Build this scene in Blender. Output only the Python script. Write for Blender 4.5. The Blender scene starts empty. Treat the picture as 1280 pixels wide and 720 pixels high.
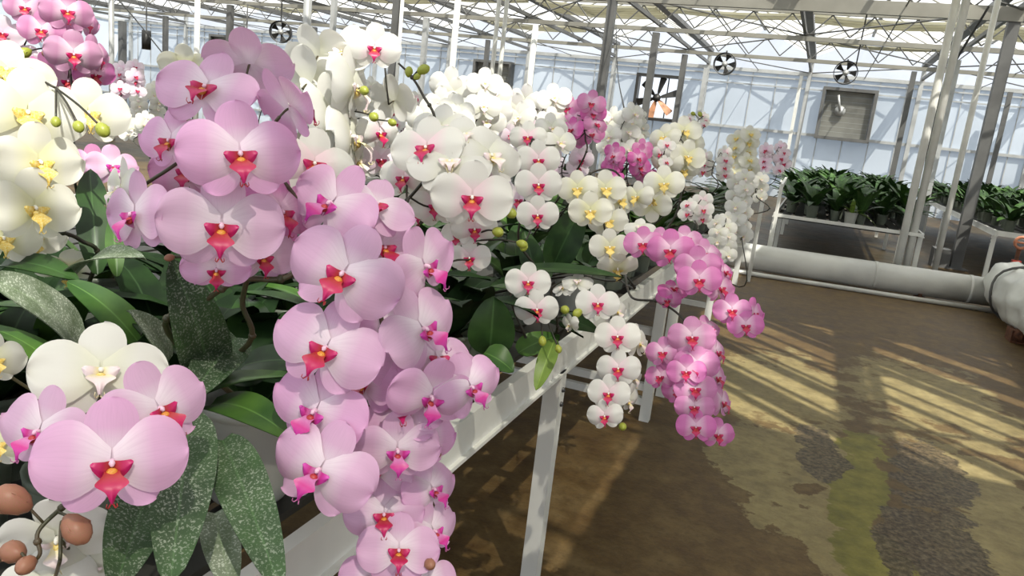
import bpy, math, random
import numpy as np
from mathutils import Vector, Matrix
random.seed(7)
R_ = random.random
def U(a, b): return a + (b - a) * random.random()
COL = bpy.context.scene.collection
sc = bpy.context.scene

# ------------------------------------------------------------------ camera frame
F, CX, CY, H = 950.0, 640.0, 360.0, 1.3
def unit(v): v = np.array(v, float); return v / np.linalg.norm(v)
_d = unit([388, -170, F]); _v = np.array([-478, 4267, F], float); _v = unit(_v - _d * (_v @ _d)); _r = np.cross(_v, _d)
RW = np.stack([_r, _d, -_v])                     # image axes -> world
CAM = np.array([0, 0, H])
def ray(px, py): return RW @ np.array([px - CX, py - CY, F])
def at(px, py, D): return Vector(CAM + ray(px, py) * (D / F))
def atY(px, py, Y): w = ray(px, py); return Vector(CAM + w * (Y / w[1]))
def atZ(px, py, Z): w = ray(px, py); return Vector(CAM + w * ((Z - H) / w[2]))
RIGHT, UPV, FWD = Vector(RW[:, 0]), Vector(-RW[:, 1]), Vector(RW[:, 2])

cam = bpy.data.cameras.new('camera'); co = bpy.data.objects.new('camera', cam); COL.objects.link(co)
cam.sensor_width = 36.0; cam.lens = F / 1280 * 36.0; cam.clip_start = 0.02; cam.clip_end = 500
m = Matrix((RIGHT, UPV, -FWD)).transposed().to_4x4(); m.translation = Vector(CAM); co.matrix_world = m
sc.camera = co

# ------------------------------------------------------------------ mesh builder
class MB:
    def __init__(s): s.v = []; s.f = []; s.mi = []; s.att = []
    def add(s, vs, fs, mi=0, att=None):
        o = len(s.v); s.v += [tuple(p) for p in vs]
        s.att += att if att else [(0, 0, 0)] * len(vs)
        for q in fs: s.f.append(tuple(i + o for i in q)); s.mi.append(mi)
    def box(s, c, size, mi=0, rot=None):
        hx, hy, hz = size[0] / 2, size[1] / 2, size[2] / 2; c = Vector(c)
        vs = [Vector((x, y, z)) for x in (-hx, hx) for y in (-hy, hy) for z in (-hz, hz)]
        if rot is not None: vs = [rot @ p for p in vs]
        s.add([c + p for p in vs], [(0, 1, 3, 2), (4, 6, 7, 5), (0, 4, 5, 1), (2, 3, 7, 6), (0, 2, 6, 4), (1, 5, 7, 3)], mi)
    def bar(s, a, b, w, h=None, mi=0, up=(0, 0, 1)):
        a, b = Vector(a), Vector(b); h = h or w; d = (b - a)
        L = d.length; d.normalize(); x = d.cross(Vector(up))
        if x.length < 1e-4: x = d.cross(Vector((0, 1, 0)))
        x.normalize(); z = x.cross(d)
        s.box((a + b) / 2, (w, L, h), mi, Matrix((x, d, z)).transposed())
    def tube(s, pts, r, n=8, mi=0, cap=True):
        pts = [Vector(p) for p in pts]; N = len(pts)
        rs = r if isinstance(r, (list, tuple)) else [r] * N
        t0 = (pts[1] - pts[0]).normalized(); x = t0.orthogonal().normalized(); vs = []
        for i, p in enumerate(pts):
            t = (pts[min(i + 1, N - 1)] - pts[max(i - 1, 0)]).normalized()
            x = (x - t * x.dot(t)); x = x.normalized() if x.length > 1e-6 else t.orthogonal().normalized(); y = t.cross(x)
            for k in range(n):
                a = 2 * math.pi * k / n; vs.append(p + (x * math.cos(a) + y * math.sin(a)) * rs[i])
        fs = [(i * n + k, i * n + (k + 1) % n, (i + 1) * n + (k + 1) % n, (i + 1) * n + k) for i in range(N - 1) for k in range(n)]
        if cap: fs += [tuple(reversed(range(n))), tuple(range((N - 1) * n, N * n))]
        s.add(vs, fs, mi)
    def lathe(s, prof, c=(0, 0, 0), n=20, mi=0, M=None):
        c = Vector(c); vs = []
        for (r, z) in prof:
            for k in range(n):
                a = 2 * math.pi * k / n; p = Vector((r * math.cos(a), r * math.sin(a), z)); vs.append(c + (M @ p if M else p))
        fs = [(i * n + k, i * n + (k + 1) % n, (i + 1) * n + (k + 1) % n, (i + 1) * n + k) for i in range(len(prof) - 1) for k in range(n)]
        s.add(vs, fs, mi)
    def grid(s, fn, nu, nv, mi=0, part=0.0):
        vs, at_ = [], []
        for i in range(nu + 1):
            for j in range(nv + 1):
                u, v = i / nu, j / nv * 2 - 1; vs.append(fn(u, v)); at_.append((u, v, part))
        s.add(vs, [(i * (nv + 1) + j, (i + 1) * (nv + 1) + j, (i + 1) * (nv + 1) + j + 1, i * (nv + 1) + j + 1) for i in range(nu) for j in range(nv)], mi, at_)
    def ball(s, c, r, mi=0, n=10, axis=None, stretch=1.0):
        prof = [(max(1e-4, math.sin(math.pi * i / n)) * r, -math.cos(math.pi * i / n) * r * stretch) for i in range(n + 1)]
        M = Vector((0, 0, 1)).rotation_difference(Vector(axis).normalized()).to_matrix() if axis is not None else None
        s.lathe(prof, c, n + 2, mi, M)
    def mesh(s, name, mats, smooth=True):
        me = bpy.data.meshes.new(name); me.from_pydata(s.v, [], s.f)
        for q in (mats if isinstance(mats, (list, tuple)) else [mats]): me.materials.append(q)
        me.polygons.foreach_set('material_index', s.mi)
        me.polygons.foreach_set('use_smooth', [smooth] * len(s.f))
        a = me.attributes.new('petal', 'FLOAT_VECTOR', 'POINT'); a.data.foreach_set('vector', [c for t in s.att for c in t])
        me.update(); return me
    def build(s, name, mats, parent=None, smooth=False, loc=None, me=None):
        return link(name, s.mesh(name, mats, smooth), parent, loc)
def link(name, me, parent=None, loc=None, mat=None):
    o = bpy.data.objects.new(name, me); COL.objects.link(o)
    if parent is not None: o.parent = parent
    if mat is not None: o.matrix_local = mat
    elif loc is not None: o.location = loc
    return o
def empty(name, loc=(0, 0, 0)):
    o = bpy.data.objects.new(name, None); COL.objects.link(o); o.location = loc; o.empty_display_size = .05; return o
def tag(o, label=None, cat=None, group=None, kind=None):
    if label: o['label'] = label
    if cat: o['category'] = cat
    if group: o['group'] = group
    if kind: o['kind'] = kind
    return o
def smoothpath(pts, k=6):
    P = [Vector(p) for p in pts]; P = [P[0] * 2 - P[1]] + P + [P[-1] * 2 - P[-2]]; out = []
    for i in range(1, len(P) - 2):
        a, b, c, d = P[i - 1:i + 3]
        for j in range(k):
            t = j / k
            out.append(.5 * ((2 * b) + (c - a) * t + (2 * a - 5 * b + 4 * c - d) * t * t + (3 * b - a - 3 * c + d) * t ** 3))
    return out + [P[-2]]

# ------------------------------------------------------------------ materials
def newmat(name):
    mt = bpy.data.materials.new(name); mt.use_nodes = True; nt = mt.node_tree; nt.nodes.clear()
    out = nt.nodes.new('ShaderNodeOutputMaterial'); return mt, nt, out
def N(nt, t, **kw):
    n = nt.nodes.new('ShaderNode' + t)
    for k, v in kw.items():
        if k in n.inputs.keys() if isinstance(k, str) else False: n.inputs[k].default_value = v
        else: setattr(n, k, v)
    return n
def inp(n, **kw):
    for k, v in kw.items(): n.inputs[k.replace('_', ' ')].default_value = v
    return n
def ramp(nt, src, stops, interp='LINEAR'):
    r = nt.nodes.new('ShaderNodeValToRGB'); r.color_ramp.interpolation = interp; e = r.color_ramp.elements
    e[0].position, e[0].color = stops[0][0], (*stops[0][1], 1)
    e[1].position, e[1].color = stops[-1][0], (*stops[-1][1], 1)
    for p, c in stops[1:-1]: x = e.new(p); x.color = (*c, 1)
    nt.links.new(src, r.inputs[0]); return r.outputs[0]
def mixc(nt, f, a, b, mode='MIX'):
    m_ = nt.nodes.new('ShaderNodeMix'); m_.data_type = 'RGBA'; m_.blend_type = mode
    for i, x in ((0, f), (6, a), (7, b)):
        if hasattr(x, 'is_linked') or hasattr(x, 'links'): nt.links.new(x, m_.inputs[i])
        else: m_.inputs[i].default_value = (*x, 1) if isinstance(x, tuple) else x
    return m_.outputs[2]
def math_(nt, op, a, b=0.0, c=0.0, clamp=False):
    q = nt.nodes.new('ShaderNodeMath'); q.operation = op; q.use_clamp = clamp
    for i, x in enumerate((a, b, c)):
        if hasattr(x, 'links'): nt.links.new(x, q.inputs[i])
        else: q.inputs[i].default_value = x
    return q.outputs[0]
def noise(nt, scale, detail=3.0, coord=None, rough=.5):
    n = nt.nodes.new('ShaderNodeTexNoise'); n.inputs['Scale'].default_value = scale; n.inputs['Detail'].default_value = detail; n.inputs['Roughness'].default_value = rough
    if coord is not None: nt.links.new(coord, n.inputs['Vector'])
    return n.outputs[0]
def texco(nt, which='Object'): return nt.nodes.new('ShaderNodeTexCoord').outputs[which]
def plain(name, col, rough=.5, metal=0.0, var=.12, scale=6.0, spec=.5, col2=None):
    mt, nt, out = newmat(name); p = nt.nodes.new('ShaderNodeBsdfPrincipled')
    n_ = noise(nt, scale, 4, texco(nt)); c2 = col2 or tuple(x * (1 - 2 * var) for x in col)
    nt.links.new(ramp(nt, n_, [(.35, c2), (.6, col)]), p.inputs['Base Color'])
    inp(p, Roughness=rough, Metallic=metal); p.inputs['Specular IOR Level'].default_value = spec
    nt.links.new(p.outputs[0], out.inputs[0]); return mt
def petal_mat(name, centre, mid, edge, vein=.06, rim=None, trans=.28):
    mt, nt, out = newmat(name); a = nt.nodes.new('ShaderNodeAttribute'); a.attribute_name = 'petal'
    s = nt.nodes.new('ShaderNodeSeparateXYZ'); nt.links.new(a.outputs['Vector'], s.inputs[0])
    u, v = s.outputs[0], s.outputs[1]
    stops = [(0.0, centre), (.10, centre), (.36, mid), (.9, edge)]
    if rim: stops += [(1.0, rim)]
    c = ramp(nt, u, stops)
    cmb = nt.nodes.new('ShaderNodeCombineXYZ'); nt.links.new(math_(nt, 'MULTIPLY', u, 1.5), cmb.inputs[0]); nt.links.new(math_(nt, 'MULTIPLY', v, 9.0), cmb.inputs[1]); nt.links.new(s.outputs[2], cmb.inputs[2])
    vn = noise(nt, 1.6, 2, cmb.outputs[0])
    c = mixc(nt, math_(nt, 'MULTIPLY', math_(nt, 'SUBTRACT', vn, .45, clamp=True), vein * 10, clamp=True), c, tuple(x * .72 + .0 for x in edge))
    oi = nt.nodes.new('ShaderNodeObjectInfo')
    hs = nt.nodes.new('ShaderNodeHueSaturation'); nt.links.new(c, hs.inputs['Color'])
    nt.links.new(math_(nt, 'MULTIPLY_ADD', oi.outputs['Random'], .12, .92), hs.inputs['Value'])
    nt.links.new(math_(nt, 'MULTIPLY_ADD', oi.outputs['Random'], .3, .85), hs.inputs['Saturation'])
    p = nt.nodes.new('ShaderNodeBsdfPrincipled'); inp(p, Roughness=.45); p.inputs['Specular IOR Level'].default_value = .25
    t = nt.nodes.new('ShaderNodeBsdfTranslucent'); nt.links.new(hs.outputs[0], p.inputs['Base Color']); nt.links.new(hs.outputs[0], t.inputs[0])
    mx = nt.nodes.new('ShaderNodeMixShader'); mx.inputs[0].default_value = trans
    nt.links.new(p.outputs[0], mx.inputs[1]); nt.links.new(t.outputs[0], mx.inputs[2]); nt.links.new(mx.outputs[0], out.inputs[0]); return mt
def leaf_mat(name, dark, light, dust=0.0, rough=.32, spec=.32):
    mt, nt, out = newmat(name); a = nt.nodes.new('ShaderNodeAttribute'); a.attribute_name = 'petal'
    s = nt.nodes.new('ShaderNodeSeparateXYZ'); nt.links.new(a.outputs['Vector'], s.inputs[0])
    co_ = texco(nt); base = ramp(nt, noise(nt, 18, 4, co_), [(.35, dark), (.7, light)])
    rib = math_(nt, 'SUBTRACT', 1.0, math_(nt, 'MULTIPLY', math_(nt, 'ABSOLUTE', s.outputs[1]), 14.0), clamp=True)
    base = mixc(nt, math_(nt, 'MULTIPLY', rib, .5), base, tuple(min(1, x * 1.9 + .02) for x in light))
    p = nt.nodes.new('ShaderNodeBsdfPrincipled')
    if dust:
        sp = ramp(nt, noise(nt, 420, 2, co_, .6), [(.54, (0, 0, 0)), (.62, (1, 1, 1))])
        bl = ramp(nt, noise(nt, 42, 3, co_), [(.38, (0, 0, 0)), (.62, (1, 1, 1))])
        base = mixc(nt, math_(nt, 'MULTIPLY', math_(nt, 'MULTIPLY_ADD', bl, .6, .4), math_(nt, 'MULTIPLY_ADD', sp, .72 * dust, .36 * dust ** 3)), base, (.58, .64, .52))
    nt.links.new(base, p.inputs['Base Color']); inp(p, Roughness=rough + .08 + .25 * dust); p.inputs['Specular IOR Level'].default_value = spec
    t = nt.nodes.new('ShaderNodeBsdfTranslucent'); nt.links.new(base, t.inputs[0])
    mx = nt.nodes.new('ShaderNodeMixShader'); mx.inputs[0].default_value = .12
    nt.links.new(p.outputs[0], mx.inputs[1]); nt.links.new(t.outputs[0], mx.inputs[2]); nt.links.new(mx.outputs[0], out.inputs[0]); return mt
def sheet_mat(name, tcol, dcol, clear, trans=.6, varscale=0.0):
    """translucent sheet: part straight-through, the rest scattering"""
    mt, nt, out = newmat(name)
    tr = nt.nodes.new('ShaderNodeBsdfTransparent'); tr.inputs[0].default_value = (*tcol, 1)
    tl = nt.nodes.new('ShaderNodeBsdfTranslucent'); tl.inputs[0].default_value = (*dcol, 1)
    df = nt.nodes.new('ShaderNodeBsdfPrincipled'); df.inputs['Base Color'].default_value = (*dcol, 1); inp(df, Roughness=.35)
    if varscale:
        c = ramp(nt, noise(nt, varscale, 3, texco(nt)), [(.35, tuple(x * .75 for x in dcol)), (.65, dcol)]); nt.links.new(c, tl.inputs[0]); nt.links.new(c, df.inputs['Base Color'])
    a = nt.nodes.new('ShaderNodeMixShader'); a.inputs[0].default_value = trans; nt.links.new(df.outputs[0], a.inputs[1]); nt.links.new(tl.outputs[0], a.inputs[2])
    b = nt.nodes.new('ShaderNodeMixShader'); b.inputs[0].default_value = clear; nt.links.new(a.outputs[0], b.inputs[1]); nt.links.new(tr.outputs[0], b.inputs[2])
    nt.links.new(b.outputs[0], out.inputs[0]); return mt

WHITE = (.80, .79, .74)
M = {}
M['pinkA'] = petal_mat('petal_pale_pink', (.90, .78, .86), (.77, .48, .69), (.73, .42, .65))
M['pinkD'] = petal_mat('petal_mid_pink', (.86, .62, .75), (.68, .27, .51), (.63, .21, .46), rim=(.72, .39, .60))
M['pinkE'] = petal_mat('petal_bright_pink', (.84, .55, .72), (.70, .22, .48), (.66, .16, .44))
M['pinkL'] = petal_mat('petal_pink_pale_rim', (.88, .70, .80), (.58, .26, .44), (.64, .36, .53), rim=(.84, .68, .76))
M['white'] = petal_mat('petal_white', (.78, .78, .66), WHITE, WHITE, vein=.012, trans=.3)
M['whiteR'] = petal_mat('petal_white_blush', (.88, .70, .74), WHITE, WHITE, vein=.015, trans=.3)
M['cream'] = petal_mat('petal_cream', (.76, .75, .52), (.79, .78, .69), (.80, .79, .71), vein=.012, trans=.3)
M['blush'] = petal_mat('petal_white_pink_tint', (.88, .66, .78), (.86, .74, .82), (.88, .82, .85), vein=.03)
def lip_mat(name, throat, mid, tip):
    mt, nt, out = newmat(name); a = nt.nodes.new('ShaderNodeAttribute'); a.attribute_name = 'petal'
    s = nt.nodes.new('ShaderNodeSeparateXYZ'); nt.links.new(a.outputs['Vector'], s.inputs[0])
    c = ramp(nt, s.outputs[0], [(0.0, throat), (.18, throat), (.42, mid), (1.0, tip)])
    c = mixc(nt, math_(nt, 'MULTIPLY', noise(nt, 60, 2, texco(nt)), .35), c, tuple(x * .6 for x in tip))
    p = nt.nodes.new('ShaderNodeBsdfPrincipled'); nt.links.new(c, p.inputs['Base Color']); inp(p, Roughness=.42); nt.links.new(p.outputs[0], out.inputs[0]); return mt
M['lipM'] = lip_mat('lip_magenta', (.42, .035, .02), (.46, .004, .065), (.55, .007, .15))
M['lipP'] = lip_mat('lip_cream_pink', (.80, .72, .40), (.82, .70, .66), (.82, .66, .70))  # lips paled to stand for glare on the overexposed whites
M['lipV'] = lip_mat('lip_violet', (.62, .22, .45), (.56, .02, .22), (.60, .05, .42))
M['lipY'] = plain('lip_yellow', (.72, .48, .06), .45, var=.2, scale=60, col2=(.80, .68, .30))
M['callus'] = plain('callus_orange', (.62, .20, .03), .4, var=.3, scale=90, col2=(.70, .36, .05))
M['column'] = plain('column_white', (.80, .52, .66), .4, var=.04)
M['columnW'] = plain('column_cream', (.86, .84, .76), .4, var=.03)
M['budG'] = plain('bud_green', (.36, .40, .05), .4, var=.18, scale=50)
M['budP'] = plain('bud_pink_brown', (.34, .13, .09), .45, var=.16, scale=40, col2=(.27, .15, .07))
M['stem'] = plain('stem_dark', (.030, .020, .014), .4, var=.2, scale=40, col2=(.018, .022, .010))
M['stemB'] = plain('stem_brown_green', (.075, .055, .028), .4, var=.2, scale=40, col2=(.045, .05, .02))
M['leaf'] = leaf_mat('leaf_dark', (.012, .032, .010), (.035, .085, .02))
M['leafK'] = leaf_mat('leaf_deep_shade_green', (.007, .018, .006), (.017, .044, .011), rough=.55, spec=.12)  # leaf green darkened to stand for the shade deep between plants
M['leafG'] = leaf_mat('leaf_green', (.03, .085, .015), (.08, .17, .03))
M['leafY'] = leaf_mat('leaf_yellow_green', (.08, .15, .02), (.20, .30, .05))
M['leafD'] = leaf_mat('leaf_dusty', (.014, .042, .011), (.038, .095, .024), dust=.55, rough=.4)
M['leafP'] = leaf_mat('leaf_dusty_painted_lit', (.05, .09, .03), (.10, .16, .06), dust=1.0)  # dust, whitened further to stand for light on the leaf
M['potW'] = sheet_mat('pot_clouded_plastic', (.9, .9, .88), (.62, .63, .58), .12, .45)
M['potC'] = sheet_mat('pot_clear_plastic', (.9, .92, .9), (.30, .34, .27), .45, .4)
M['mesh_top'] = plain('bench_mesh_grey', (.045, .045, .04), .5, var=.15)
M['bark'] = plain('bark_mix', (.06, .04, .022), .9, var=.35, scale=70)
M['paint'] = plain('white_painted_steel', (.74, .74, .69), .38, var=.07, scale=5)
M['paintD'] = plain('bolt_dark', (.05, .05, .05), .4)
M['galv'] = plain('galvanised_steel', (.50, .51, .50), .42, .3, var=.12, scale=3)
M['galvD'] = plain('grey_steel', (.13, .13, .125), .5, .1, var=.15, scale=3)
M['truss'] = plain('truss_galvanised', (.27, .26, .22), .45, .15, var=.1, scale=2)
M['white_pipe'] = plain('white_pipe', (.72, .72, .68), .4, var=.1, scale=2.5)
M['film'] = plain('white_film', (.66, .67, .62), .35, var=.08, scale=4)
M['dark'] = plain('dark_metal', (.035, .034, .032), .45, .2)
M['rust'] = plain('rusty_metal', (.14, .05, .02), .8, var=.3, scale=30)
M['red'] = plain('red_handle', (.36, .035, .02), .45)
M['orange'] = plain('orange_paint', (.55, .22, .12), .5)
M['orangeB'] = plain('sunlit_rust_blade', (.62, .30, .16), .6, var=.25, scale=6)  # rust colour with sunlight painted in, for two fan blades
M['glassroof'] = sheet_mat('roof_glazing', (.97, .98, 1.0), (.88, .88, .86), .55, .88, .8)
M['screen'] = sheet_mat('shade_screen', (.8, .8, .7), (.36, .34, .23), .06, .4, 1.5)
M['screenS'] = sheet_mat('added_shade_screen', (.8, .8, .7), (.36, .34, .26), .03, .4, 1.5)
M['wallp'] = sheet_mat('wall_polycarbonate', (.58, .70, .84), (.66, .72, .78), .17, .20, .35)
M['screenN'] = sheet_mat('added_shade_net', (.95, .93, .88), (.42, .40, .32), .33, .4, 1.5)
M['shutter'] = plain('fan_shutter', (.30, .30, .27), .5, .2, var=.2, scale=1.5)
M['cord'] = plain('black_cable', (.02, .02, .02), .5)

# ------------------------------------------------------------------ orchid flower prototypes  (span 1, faces +Z, up +Y)
def flower_mb(cup=.10, wave=.02, fine=1.0, droop=0.0, seed=0):
    rnd = random.Random(seed); b = MB(); n1 = max(5, int(14 * fine)); n2 = max(5, int(11 * fine))
    def blade(t, wide, q, claw):                                  # outline of a petal: narrow claw, broad middle, blunt round end
        if t > q: return wide * math.sqrt(max(0, 1 - ((t - q) / (1 - q)) ** 2.2)) + .0008
        s = t / q; return wide * (claw + (1 - claw) * (3 * s * s - 2 * s ** 3) ** .62)
    def sepal(ang, L, W, back):
        ca, sa = math.cos(ang), math.sin(ang); tw = rnd.uniform(-.05, .05)
        def fn(u, v):
            t = math.sin(u * math.pi / 2); hw = blade(t, W, .55, .30)
            x = v * hw; y = .01 + t * L; z = -.022 - back * t * t + .05 * (1 - abs(v)) * t * (1 - t) + tw * v * t - .25 * cup * (v * hw / W) ** 2
            return (x * ca + y * sa, -x * sa + y * ca, z)
        b.grid(fn, n2, max(4, int(7 * fine)), 0, part=ang)
    sepal(0.0, .45 + rnd.uniform(-.02, .02), .175, .02 + droop)
    sepal(math.radians(136), .40, .145, .05); sepal(math.radians(-138), .40, .145, .05)
    def petal(sx):
        ph = rnd.uniform(0, 6.28); lift = math.radians(3 + rnd.uniform(-4, 4)); tw = rnd.uniform(-.06, .06); cu = cup * rnd.uniform(.7, 1.3)
        def fn(u, v):
            t = math.sin(u * math.pi / 2)
            hw = blade(t, .275 if v > 0 else .275, .52, .36)
            y = v * hw + .02 * t; x = .012 + .49 * t
            z = .014 + cu * (.45 * math.sin(math.pi * t * .9) - .75 * t * t) * .8 - cu * .8 * (v * hw / .27) ** 2 + wave * math.sin(5 * v + ph) * t + tw * v * t
            X = x * math.cos(lift) - y * math.sin(lift); Y = x * math.sin(lift) + y * math.cos(lift)
            return (sx * X, Y, z)
        b.grid(fn, n1, n1, 0, part=sx * 5)
    petal(1); petal(-1)
    b.tube(smoothpath([(0, 0, -.01), (0, -.01, -.07), (0, -.04, -.16)], 3), .013, 6, 1)
    return b
def lip_mb(fine=1.0, big=1.0):
    b = MB(); k = big; n = max(3, int(7 * fine))
    for sx in (1, -1):                                            # side lobes: pointed wings flared upward and outward
        def fn(u, v):
            w = k * (.062 * (1 - u) ** .55 + .006)
            return (sx * (.004 + .108 * k * u), -.058 + .050 * k * u ** 1.6 + v * w, .040 + .075 * k * math.sin(1.4 * u) - .03 * u * u + .016 * v * (1 - u) - .02 * abs(v) * u)
        b.grid(fn, n, n, 0, part=2)
    def mid(u, v):                                                # tongue: short waist, spread lobe, tapering tip
        w = k * (.040 + .048 * math.exp(-((u - .40) / .20) ** 2)) * (1 - .80 * max(0, u - .45) / .55)
        return (v * w, -.050 - .17 * k * u ** 1.2, .045 + .14 * k * math.sin(math.pi * .62 * u ** .8) - .03 * abs(v) * u + .04 * abs(v) ** 2 * (1 - u))
    b.grid(mid, int(n * 1.6), n, 0, part=3)
    for sx in (1, -1):                                            # the two tendrils at the tip
        b.tube([(sx * .008, -.215 * k, .14 * k), (sx * .022, -.235 * k, .155 * k), (sx * .034, -.225 * k, .175 * k), (sx * .030, -.205 * k, .185 * k)], [.007, .005, .004, .003], 5, 0)
    b.ball((0, -.066, .070), .034 * k, 1, max(5, int(7 * fine)), (0, .4, 1), .8)   # callus
    b.tube([(0, .002, 0), (0, .010, .035), (0, .0, .065), (0, -.018, .078)], [.022, .024, .023, .010], 8, 2)  # column
    return b
VARI = [dict(cup=.10, wave=.010), dict(cup=.15, wave=.016, droop=.03), dict(cup=.05, wave=.02, droop=-.03)]
_fl, _lp = {}, {}
KINDS = {  # petals, stalk, lip, callus, column
    'A': ('pinkA', 'stemB', 'lipM', 'callus', 'column'), 'D': ('pinkD', 'stemB', 'lipM', 'lipM', 'column'), 'E': ('pinkE', 'stemB', 'lipM', 'lipM', 'column'),
    'L': ('pinkL', 'stemB', 'lipM', 'callus', 'column'), 'V': ('pinkA', 'stemB', 'lipV', 'lipM', 'column'), 'B': ('whiteR', 'stemB', 'lipM', 'callus', 'columnW'), 'W': ('white', 'stemB', 'lipP', 'lipY', 'columnW'),
    'C': ('cream', 'stemB', 'lipY', 'lipY', 'columnW'), 'T': ('blush', 'stemB', 'lipM', 'lipM', 'column')}
def flower_mesh(kind, var, res):
    key = (kind, var, res)
    if key not in _fl:
        k = KINDS[kind]; b = flower_mb(fine=res, seed=var + 11, **VARI[var])
        if res < .5:                                              # far off: lip and petals in one mesh
            l = lip_mb(.6, 1.05); o = len(b.v); b.v += l.v; b.att += l.att
            b.f += [tuple(i + o for i in q) for q in l.f]; b.mi += [i + 2 for i in l.mi]
            _fl[key] = b.mesh('flower', [M[k[0]], M[k[1]], M[k[2]], M[k[3]], M[k[4]]])
        else: _fl[key] = b.mesh('flower', [M[k[0]], M[k[1]]])
    return _fl[key]
def lip_mesh(kind):
    if kind not in _lp:
        k = KINDS[kind]; _lp[kind] = lip_mb(1.3, 1.2).mesh('lip', [M[k[2]], M[k[3]], M[k[4]]])
    return _lp[kind]
_bud = {}
def bud_mesh(kind):
    if kind not in _bud:
        b = MB(); prof = [(.001, -.62), (.12, -.60), (.34, -.38), (.46, -.05), (.45, .22), (.32, .48), (.12, .62), (.001, .66)]
        b.lathe(prof, n=12)
        for k in range(3):
            a = k * 2.09; b.tube([(.30 * math.cos(a), .30 * math.sin(a), -.42), (.475 * math.cos(a), .475 * math.sin(a), .05), (.18 * math.cos(a), .18 * math.sin(a), .58)], [.02, .035, .02], 5)
        _bud[kind] = b.mesh('bud', M[kind])
    return _bud[kind]

def facing(p, yaw, pitch, roll):
    """rotation of a flower at p: local Z to the lens, then turned"""
    z = (Vector(CAM) - p).normalized(); x = UPV.cross(z).normalized(); y = z.cross(x)
    B = Matrix((x, y, z)).transposed()
    return B @ Matrix.Rotation(math.radians(yaw), 3, 'Y') @ Matrix.Rotation(math.radians(-pitch), 3, 'X') @ Matrix.Rotation(math.radians(-roll), 3, 'Z')

def leaf_mb(base, tip, width, nrm=None, sag=.12, fold=.10, tipw=.45, n=14):
    """one strap leaf from base to tip (points relative to the plant)"""
    b = MB(); d = tip - base; L = d.length; t = d.normalized()
    nrm = nrm or Vector((0, 0, 1)); x = t.cross(nrm)
    x = x.normalized() if x.length > 1e-3 else t.orthogonal().normalized(); z = x.cross(t)
    ph = R_() * 6
    def fn(u, v):
        w = width * .5 * (math.sin(math.pi * (u * (1 - .02) + .02) ** tipw)) ** .55 if u < .999 else .0006
        w = max(w, .12 * width * (1 - u) if u < .5 else .0005)
        return base + d * u + x * (v * w) + z * (sag * L * 4 * u * (1 - u) + fold * width * (abs(v) - .4) * (1 - .6 * u) + .03 * width * math.sin(7 * u + ph) * v)
    b.grid(fn, n, 8, 0); off = -z * .0012
    b.grid(lambda u, v: fn(u, -v) + off, n, 8, 0)
    return b

BENCH_Z = .745
_potme = {}
def pot_mesh(kind, r=.062, h=.125):
    key = (kind, r, h)
    if key not in _potme:
        b = MB(); b.lathe([(.001, .004), (r * .74, .0), (r * .76, .004), (r * .92, h * .9), (r * .93, h * .92), (r, h * .92), (r * 1.02, h), (r * .95, h), (r * .90, h * .9), (r * .74, .012), (.001, .012)], n=28)
        _potme[key] = b.mesh('pot', M[kind])
    return _potme[key]
_bark = {}
def bark_mesh(r, h):
    if (r, h) not in _bark:
        b = MB(); rr = random.Random(3); pr = [(r * .70, .014), (r * .86, h * .80), (r * .6, h * .86), (r * .3, h * .89), (.001, h * .9)]
        b.lathe(pr, n=20); b.v = [(x + rr.uniform(-.0, .0), y, z + (rr.uniform(-.006, .006) if z > h * .5 else 0)) for x, y, z in b.v]; _bark[(r, h)] = b.mesh('bark', M['bark'])
    return _bark[(r, h)]

def nearest(path, p):
    return min(path, key=lambda q: (q - p).length)

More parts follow.
